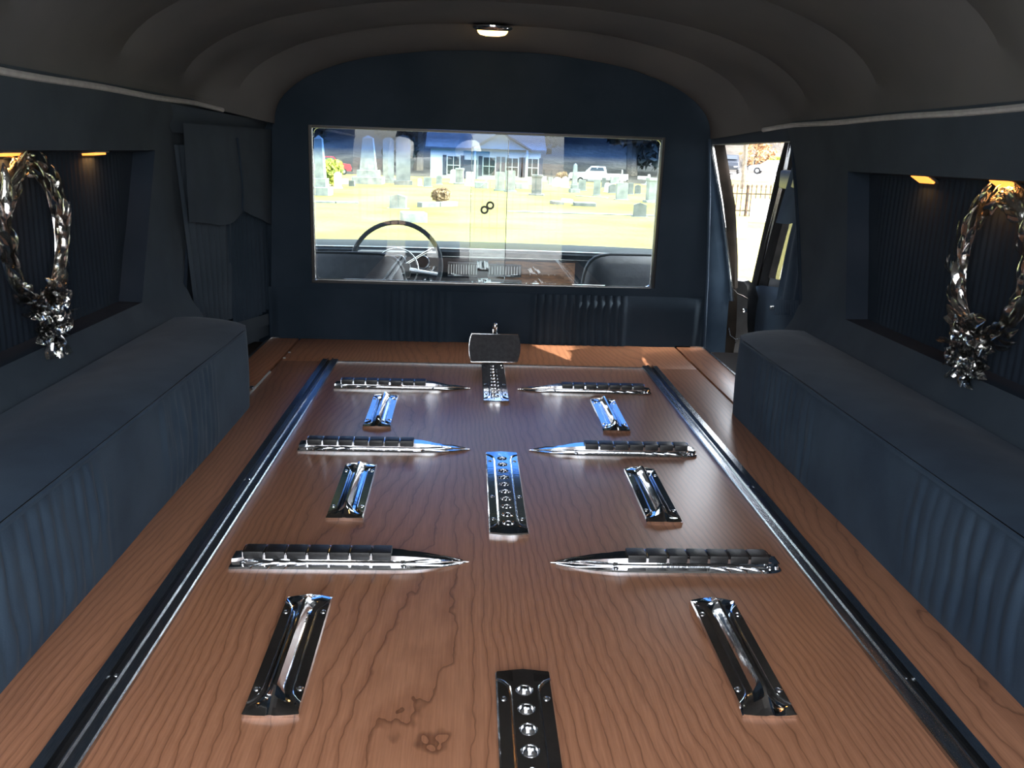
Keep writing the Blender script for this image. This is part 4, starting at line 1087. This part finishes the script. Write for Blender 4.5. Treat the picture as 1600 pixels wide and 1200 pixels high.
# iron fence in the right door opening
def fence(a, b, h, lab, name='iron_fence'):
    a, b = Vector(a), Vector(b); L_ = (b-a).length; c = (a+b)/2
    root = empty(name, (c.x, c.y, gz(c.x, c.y)), math.atan2(b.y-a.y, b.x-a.x)); tag(root, lab, 'fence')
    for z in (h*.18, h*.72): obj('rail', B(((0, 0, z), (L_, .02, .03))), 'iron', root, smooth=False)
    bm = bmesh.new(); box(bm, (0, 0, h*.46), (.016, .016, h*.92)); 
    for q in range(4): pass
    rows = [[(.022*sx, .008*sy, z) if i == 1 else (.006*sx, .006*sy, z) for sx, sy in ((-1, -1), (1, -1), (1, 1), (-1, 1))] for i, z in enumerate((h*.9, h*.95, h*1.02))]
    V = grid(bm, rows, closed_v=True); bm.faces.new(V[0]); bm.faces.new(V[-1])
    me = bpy.data.meshes.new('picket'); bmesh.ops.recalc_face_normals(bm, faces=bm.faces[:]); bm.to_mesh(me); bm.free(); me.materials.append(MT['iron'])
    n = int(L_/.125)
    for i in range(n+1):
        o = bpy.data.objects.new('picket', me); COL.objects.link(o); o.parent = root; o.location = (-L_/2+i*L_/n, 0, 0)
    for x in (-L_/2, -L_*.17, L_*.17, L_/2):
        obj('post', B(((x, 0, h*.5), (.05, .05, h*1.0), None, .008)), 'iron', root, smooth=False)
fence((5.2, 20.6, 0), (9.4, 21.4, 0), .74, 'rusty black iron picket fence behind the large white headstone')
fence((-5.5, -9.6, 0), (5.5, -9.9, 0), 1.15, 'black iron picket fence behind the car, mirrored in the partition glass', 'rear_iron_fence')

# cars
def car(px, py, col, lab, rz, kind='sedan', L_=4.5):
    p = ground_pt(px, py); root = empty('car', (p.x, p.y, p.z), rz); tag(root, lab, 'car', 'cars parked beyond the graveyard')
    W_ = 1.75
    if kind == 'sedan': prof = [(-2.25, .35), (-2.25, .75), (-1.75, .92), (-1.35, .95), (-.75, 1.38), (.55, 1.38), (1.15, .95), (2.1, .82), (2.28, .6), (2.25, .35)]
    elif kind == 'suv': prof = [(-2.2, .4), (-2.25, 1.0), (-2.05, 1.72), (.45, 1.75), (1.05, 1.15), (2.1, 1.05), (2.25, .75), (2.2, .4)]
    else: prof = [(-2.6, .5), (-2.6, 1.05), (-.7, 1.05), (-.55, 1.68), (.55, 1.70), (1.1, 1.12), (2.35, 1.05), (2.5, .8), (2.45, .5)]
    sc = L_/4.5
    bm = bmesh.new(); rows = []
    top = max(z for _, z in prof)
    for u in (-1, -.96, .96, 1):
        rows.append([(x*sc*(.985 if abs(u) == 1 else 1), W_/2*u*(1-.16*max(0, (z-.95)/(top-.9))), z) for x, z in prof])
    V = grid(bm, rows, closed_v=True); bm.faces.new(V[0]); bm.faces.new(V[-1][::-1]); obj('body', bm, col, root, angle=30)
    roofpts = [q for q in prof if q[1] > .9]
    xr0, xr1 = min(x for x, z in prof if z > top-.1), max(x for x, z in prof if z > top-.1)
    for s_ in (-1, 1):
        for a0, a1 in ((xr0+.05, (xr0+xr1)/2-.04), ((xr0+xr1)/2+.04, xr1-.02)):
            b_ = bmesh.new(); w0 = W_/2+.012; b_.faces.new([b_.verts.new(v) for v in ((a0*sc-(.15 if a0 < 0 else 0), s_*w0*.98, top-.42), (a1*sc+.15, s_*w0*.98, top-.42), (a1*sc, s_*w0*.87, top-.10), (a0*sc, s_*w0*.87, top-.10))])
            obj('window', b_, 'winglass', root, smooth=False)
    b_ = bmesh.new(); b_.faces.new([b_.verts.new(v) for v in ((xr1*sc+.54, -.66, top-.40), (xr1*sc+.54, .66, top-.40), (xr1*sc+.10, .6, top-.05), (xr1*sc+.10, -.6, top-.05))]); obj('windscreen', b_, 'winglass', root, smooth=False)
    for x in (-1.4*sc, 1.42*sc):
        for s_ in (-1, 1):
            b_ = bmesh.new(); lathe(b_, [(.18, -.09), (.32, -.10), (.34, 0), (.32, .10), (.18, .09)], 18, Matrix.Translation((x, s_*.80, .34)) @ Matrix.Rotation(PI/2, 4, 'X')); wh = obj('wheel', b_, 'tyre', root)
            b_ = bmesh.new(); lathe(b_, [(.17, -.11), (.19, 0), (.17, .11)], 12, Matrix.Translation((x, s_*.80, .34)) @ Matrix.Rotation(PI/2, 4, 'X')); obj('hubcap', b_, 'alu', wh)
    for s_ in (-1, 1): obj('headlamp', B(((2.2*sc, s_*.62, .68), (.12, .32, .14), None, .03)), 'marble', root)
    obj('bumper', B(((2.26*sc, 0, .45), (.14, 1.7, .16), None, .03)), 'black', root); obj('bumper', B(((-2.26*sc if kind != 'pickup' else -2.6*sc, 0, .5), (.14, 1.7, .16), None, .03)), 'black', root)
CARS = [(541, 279.4, 'red', 'red car parked beyond the graveyard at the upper left of the windscreen', .3, 'suv', 4.3, (-14.2, 88)),
        (936, 0, 'white', 'white pickup parked beyond the graveyard at the right of the windscreen', 2.9, 'pickup', 4.9, (12.0, 84)),
        (0, 0, 'darkpaint', 'dark box-shaped car at the left of the right door opening', -1.9, 'suv', 4.5, (24.7, 84)),
        (0, 0, 'silverpaint', 'silver blue car parked on the road in the right door opening', 2.75, 'sedan', 4.5, (29.6, 86)),
        (0, 0, 'silverpaint', 'pale car parked behind the left headstones beyond the red car', .2, 'sedan', 4.5, (-15.5, 76))]
_gp = ground_pt
for c_ in CARS:
    ground_pt = lambda px, py, q=c_[7]: Vector((q[0], q[1], gz(*q)+.03))
    car(0, 0, c_[2], c_[3], c_[4], c_[5], c_[6])
ground_pt = _gp

# house
root = empty('house', (1.15, 62, gz(1, 62))); tag(root, 'white sided single-storey house with grey roof and shuttered windows behind the graves', 'house')
hz = 2.95
def gable(bm, x0, x1, y0, y1, z0, zr, axis='x', ov=.35, th=.12):
    if axis == 'x':
        ym = (y0+y1)/2
        for ya in (y0-ov, y1+ov):
            a = [(x0-ov, ya, z0-.12), (x1+ov, ya, z0-.12), (x1+ov, ym, zr), (x0-ov, ym, zr)]
            vs1 = [bm.verts.new(p) for p in a]; vs2 = [bm.verts.new((p[0], p[1], p[2]+th)) for p in a]
            bm.faces.new(vs1); bm.faces.new(vs2[::-1])
            for i in range(4): bm.faces.new((vs1[i], vs1[(i+1) % 4], vs2[(i+1) % 4], vs2[i]))
    else:
        xm = (x0+x1)/2
        for xa in (x0-ov, x1+ov):
            a = [(xa, y0-ov, z0-.12), (xa, y1+ov, z0-.12), (xm, y1+ov, zr), (xm, y0-ov, zr)]
            vs1 = [bm.verts.new(p) for p in a]; vs2 = [bm.verts.new((p[0], p[1], p[2]+th)) for p in a]
            bm.faces.new(vs1); bm.faces.new(vs2[::-1])
            for i in range(4): bm.faces.new((vs1[i], vs1[(i+1) % 4], vs2[(i+1) % 4], vs2[i]))
X0, X1 = -4.1, 3.6
walls = obj('wall', B(((( X0+X1)/2, 3, hz/2), (X1-X0, 6, hz))), 'siding', root, smooth=False)
bm = bmesh.new()
for (x0, x1, y0) in ((-1.0, 2.6, -.6),):
    pts = [(x0, hz-.02), (x1, hz-.02), ((x0+x1)/2, hz+1.0)]; prism(bm, pts, -y0-.0, -y0-.7, Matrix.Rotation(PI/2, 4, 'X'))
obj('gable_wall', bm, 'siding', root, smooth=False)
bm = bmesh.new(); gable(bm, X0, X1, 0, 6, hz, hz+1.45); gable(bm, -1.0, 2.6, -.6, 3, hz, hz+1.05, 'y'); obj('roof', bm, 'roof', root, smooth=False)
for x in (-2.5, .0, 1.6, 3.0):
    wn = obj('window', B(((x, -.03, 1.75), (.95, .08, 1.35))), 'siding', walls, smooth=False)
for x in (-2.5, .0, 1.6, 3.0):
    obj('pane', B(((x, -.09, 1.75), (.8, .04, 1.2))), 'winglass', root, smooth=False)
    obj('glazing_bar', B(((x, -.12, 1.75), (.04, .02, 1.2)), ((x, -.12, 1.75), (.8, .02, .04))), 'siding', root, smooth=False)
    for s_ in (-1, 1): obj('shutter', B(((x+s_*.62, -.04, 1.75), (.26, .06, 1.35))), 'shutter', root, smooth=False)
obj('door', B(((-1.35, -.05, 1.1), (.95, .1, 2.1))), 'shutter', root, smooth=False)
for x in (-1.0, 2.6): obj('porch_post', B(((x, -.7, hz/2), (.14, .14, hz))), 'siding', root, smooth=False)
obj('chimney', B(((2.9, 3.4, hz+1.2), (.7, .6, 1.9))), 'brick', root, smooth=False)

# ================================================================== THE PHOTOGRAPHER, seen mirrored in the partition glass
MT['jacket'] = noisy('dark_navy_cloth', (.016, .018, .026), (.024, .027, .036), .9, 30, bump=.2)
MT['sleeve'] = noisy('white_cotton', (.70, .70, .68), (.80, .80, .78), .85, 40, bump=.2)
MT['skin'] = noisy('skin', (.50, .27, .19), (.58, .33, .24), .5, 30, bump=.1)
MT['hair'] = noisy('brown_hair', (.05, .03, .02), (.10, .06, .04), .6, 60, bump=.3, stretch=(1, 1, .2))
def skin_mesh(name, verts, edges, radii, m, parent, lv=2, root_i=0):
    me = bpy.data.meshes.new(name); me.from_pydata(verts, edges, [])
    o = bpy.data.objects.new(name, me); COL.objects.link(o); o.modifiers.new('skin', 'SKIN')
    for i, r in enumerate(radii):
        me.skin_vertices[0].data[i].radius = r if hasattr(r, '__len__') else (r, r)
    me.skin_vertices[0].data[root_i].use_root = True
    ss = o.modifiers.new('sub', 'SUBSURF'); ss.levels = ss.render_levels = lv
    dg = bpy.context.evaluated_depsgraph_get(); me2 = bpy.data.meshes.new_from_object(o.evaluated_get(dg))
    o.modifiers.clear(); o.data = me2; me2.name = name; me2.materials.clear(); me2.materials.append(MT[m])
    me2.polygons.foreach_set('use_smooth', [True]*len(me2.polygons)); o.parent = parent
    return o
px_, py_ = -.29, -.66; fz = gz(px_, py_)+.04
person = empty('person', (px_, py_, fz)); tag(person, 'person in dark clothes with white sleeves raising a phone, mirrored in the partition glass', 'person')
phl = Vector((-.035, -.045, .498))-Vector((px_, py_, fz))         # the phone, in the person's frame
# one body: pelvis, legs, torso, neck, head, arms down to the wrists
V = [(0, 0, .96), (0, .0, 1.12), (0, .01, 1.28), (0, .0, 1.40), (0, .015, 1.49), (0, .03, 1.56), (0, .035, 1.66), (0, .03, 1.74),
     (-.09, 0, .90), (-.11, .01, .50), (-.12, -.02, .10), (-.12, .13, .045), (.09, 0, .90), (.11, .01, .50), (.12, -.02, .10), (.12, .13, .045),
     (-.17, 0, 1.40), (-.20, .17, 1.18), (phl.x-.075, phl.y-.06, phl.z-.03), (.17, 0, 1.40), (.26, .18, 1.16), (phl.x+.075, phl.y-.06, phl.z-.03)]
E_ = [(0, 1), (1, 2), (2, 3), (3, 4), (4, 5), (5, 6), (6, 7), (0, 8), (8, 9), (9, 10), (10, 11), (0, 12), (12, 13), (13, 14), (14, 15), (3, 16), (16, 17), (17, 18), (3, 19), (19, 20), (20, 21)]
Rr = [(.15, .11), (.145, .10), (.165, .115), (.15, .09), .055, .075, (.078, .095), .06, .09, .058, .042, .035, .09, .058, .042, .035, .065, .045, .028, .065, .045, .028]
skin_mesh('body', V, E_, Rr, 'jacket', person)
# face, neck and hair over the head
hc = Vector((0, .04, 1.645))
bm = bmesh.new(); bmesh.ops.create_uvsphere(bm, u_segments=24, v_segments=18, radius=1)
for v in bm.verts:
    x, y, z = v.co; f = 1-.22*max(0, -z)**1.5
    v.co = hc+Vector((x*.084*f, y*.102*f + (.012*math.exp(-(x/.16)**2-((z+.12)/.2)**2) if y > 0 else 0)*1.6, z*.122))
obj('face', bm, 'skin', person)
for s_ in (-1, 1):
    bm = bmesh.new(); bmesh.ops.create_uvsphere(bm, u_segments=10, v_segments=8, radius=.011, matrix=Matrix.Translation(hc+Vector((s_*.032, .090, .008)))); obj('eye', bm, 'marble', person)
    bm = bmesh.new(); bmesh.ops.create_uvsphere(bm, u_segments=10, v_segments=8, radius=.020, matrix=Matrix.Translation(hc+Vector((s_*.084, 0, 0))) @ Matrix.Diagonal((.4, .8, 1.4, 1))); obj('ear', bm, 'skin', person)
obj('mouth', T([hc+Vector((-.024, .090, -.058)), hc+Vector((0, .098, -.060)), hc+Vector((.024, .090, -.058))], [.002, .005, .002], 6), 'brick', person)
bm = bmesh.new(); bmesh.ops.create_uvsphere(bm, u_segments=24, v_segments=18, radius=1)
for v in bm.verts:
    x, y, z = v.co
    if y > .35 and z < .45: z = .45; 
    v.co = hc+Vector((x*.092, y*.108-.008, max(z, -.35)*.130+.006))
obj('hair', bm, 'hair', person)
obj('neck', T([(0, .02, 1.44), (0, .03, 1.56)], [.060, .055], 14), 'skin', person)
for s_, a, b, c in ((-1, 16, 17, 18), (1, 19, 20, 21)):
    A_, B2, C2 = Vector(V[a]), Vector(V[b]), Vector(V[c])
    pts = [A_.lerp(B2, .35), A_.lerp(B2, .75), B2, B2.lerp(C2, .3), B2.lerp(C2, .8)]
    obj('sleeve', T(pts, [.078, .068, .066, .060, .042], 16), 'sleeve', person)
    # hand: palm with four unequal fingers and a thumb closing on the phone's edge
    hv = [tuple(B2.lerp(C2, .9)), tuple(C2), tuple(C2+Vector((-s_*.010, .020, .012)))]; he = [(0, 1), (1, 2)]; hr = [.026, (.030, .016), (.036, .013)]
    palm = C2+Vector((-s_*.010, .020, .012))
    for k, (dz, ln) in enumerate(((.030, .030), (.012, .033), (-.008, .031), (-.026, .026))):
        b0 = palm+Vector((0, .004, dz*.8)); i0 = len(hv)
        hv += [tuple(b0), tuple(b0+Vector((s_*.002, ln*.55, .004))), tuple(b0+Vector((-s_*.016, ln*.85, .006))), tuple(b0+Vector((-s_*.030, ln*.90, .006)))]
        he += [(2, i0), (i0, i0+1), (i0+1, i0+2), (i0+2, i0+3)]; hr += [.010, .0088, .0080, .0068]
    i0 = len(hv); hv += [tuple(palm+Vector((-s_*.010, -.012, .020))), tuple(palm+Vector((-s_*.026, -.006, .034))), tuple(palm+Vector((-s_*.038, .002, .040)))]; he += [(1, i0), (i0, i0+1), (i0+1, i0+2)]; hr += [.012, .010, .0085]
    skin_mesh('hand', hv, he, hr, 'skin', person, lv=2)
ph = empty('phone', (-.035, -.040, .498)); tag(ph, 'dark phone held up by the person mirrored in the glass', 'phone')
obj('case', B(((0, 0, 0), (.140, .008, .070), None, .003)), 'black', ph); obj('screen', B(((0, -.0045, 0), (.125, .001, .062), None, 0)), 'winglass', ph)
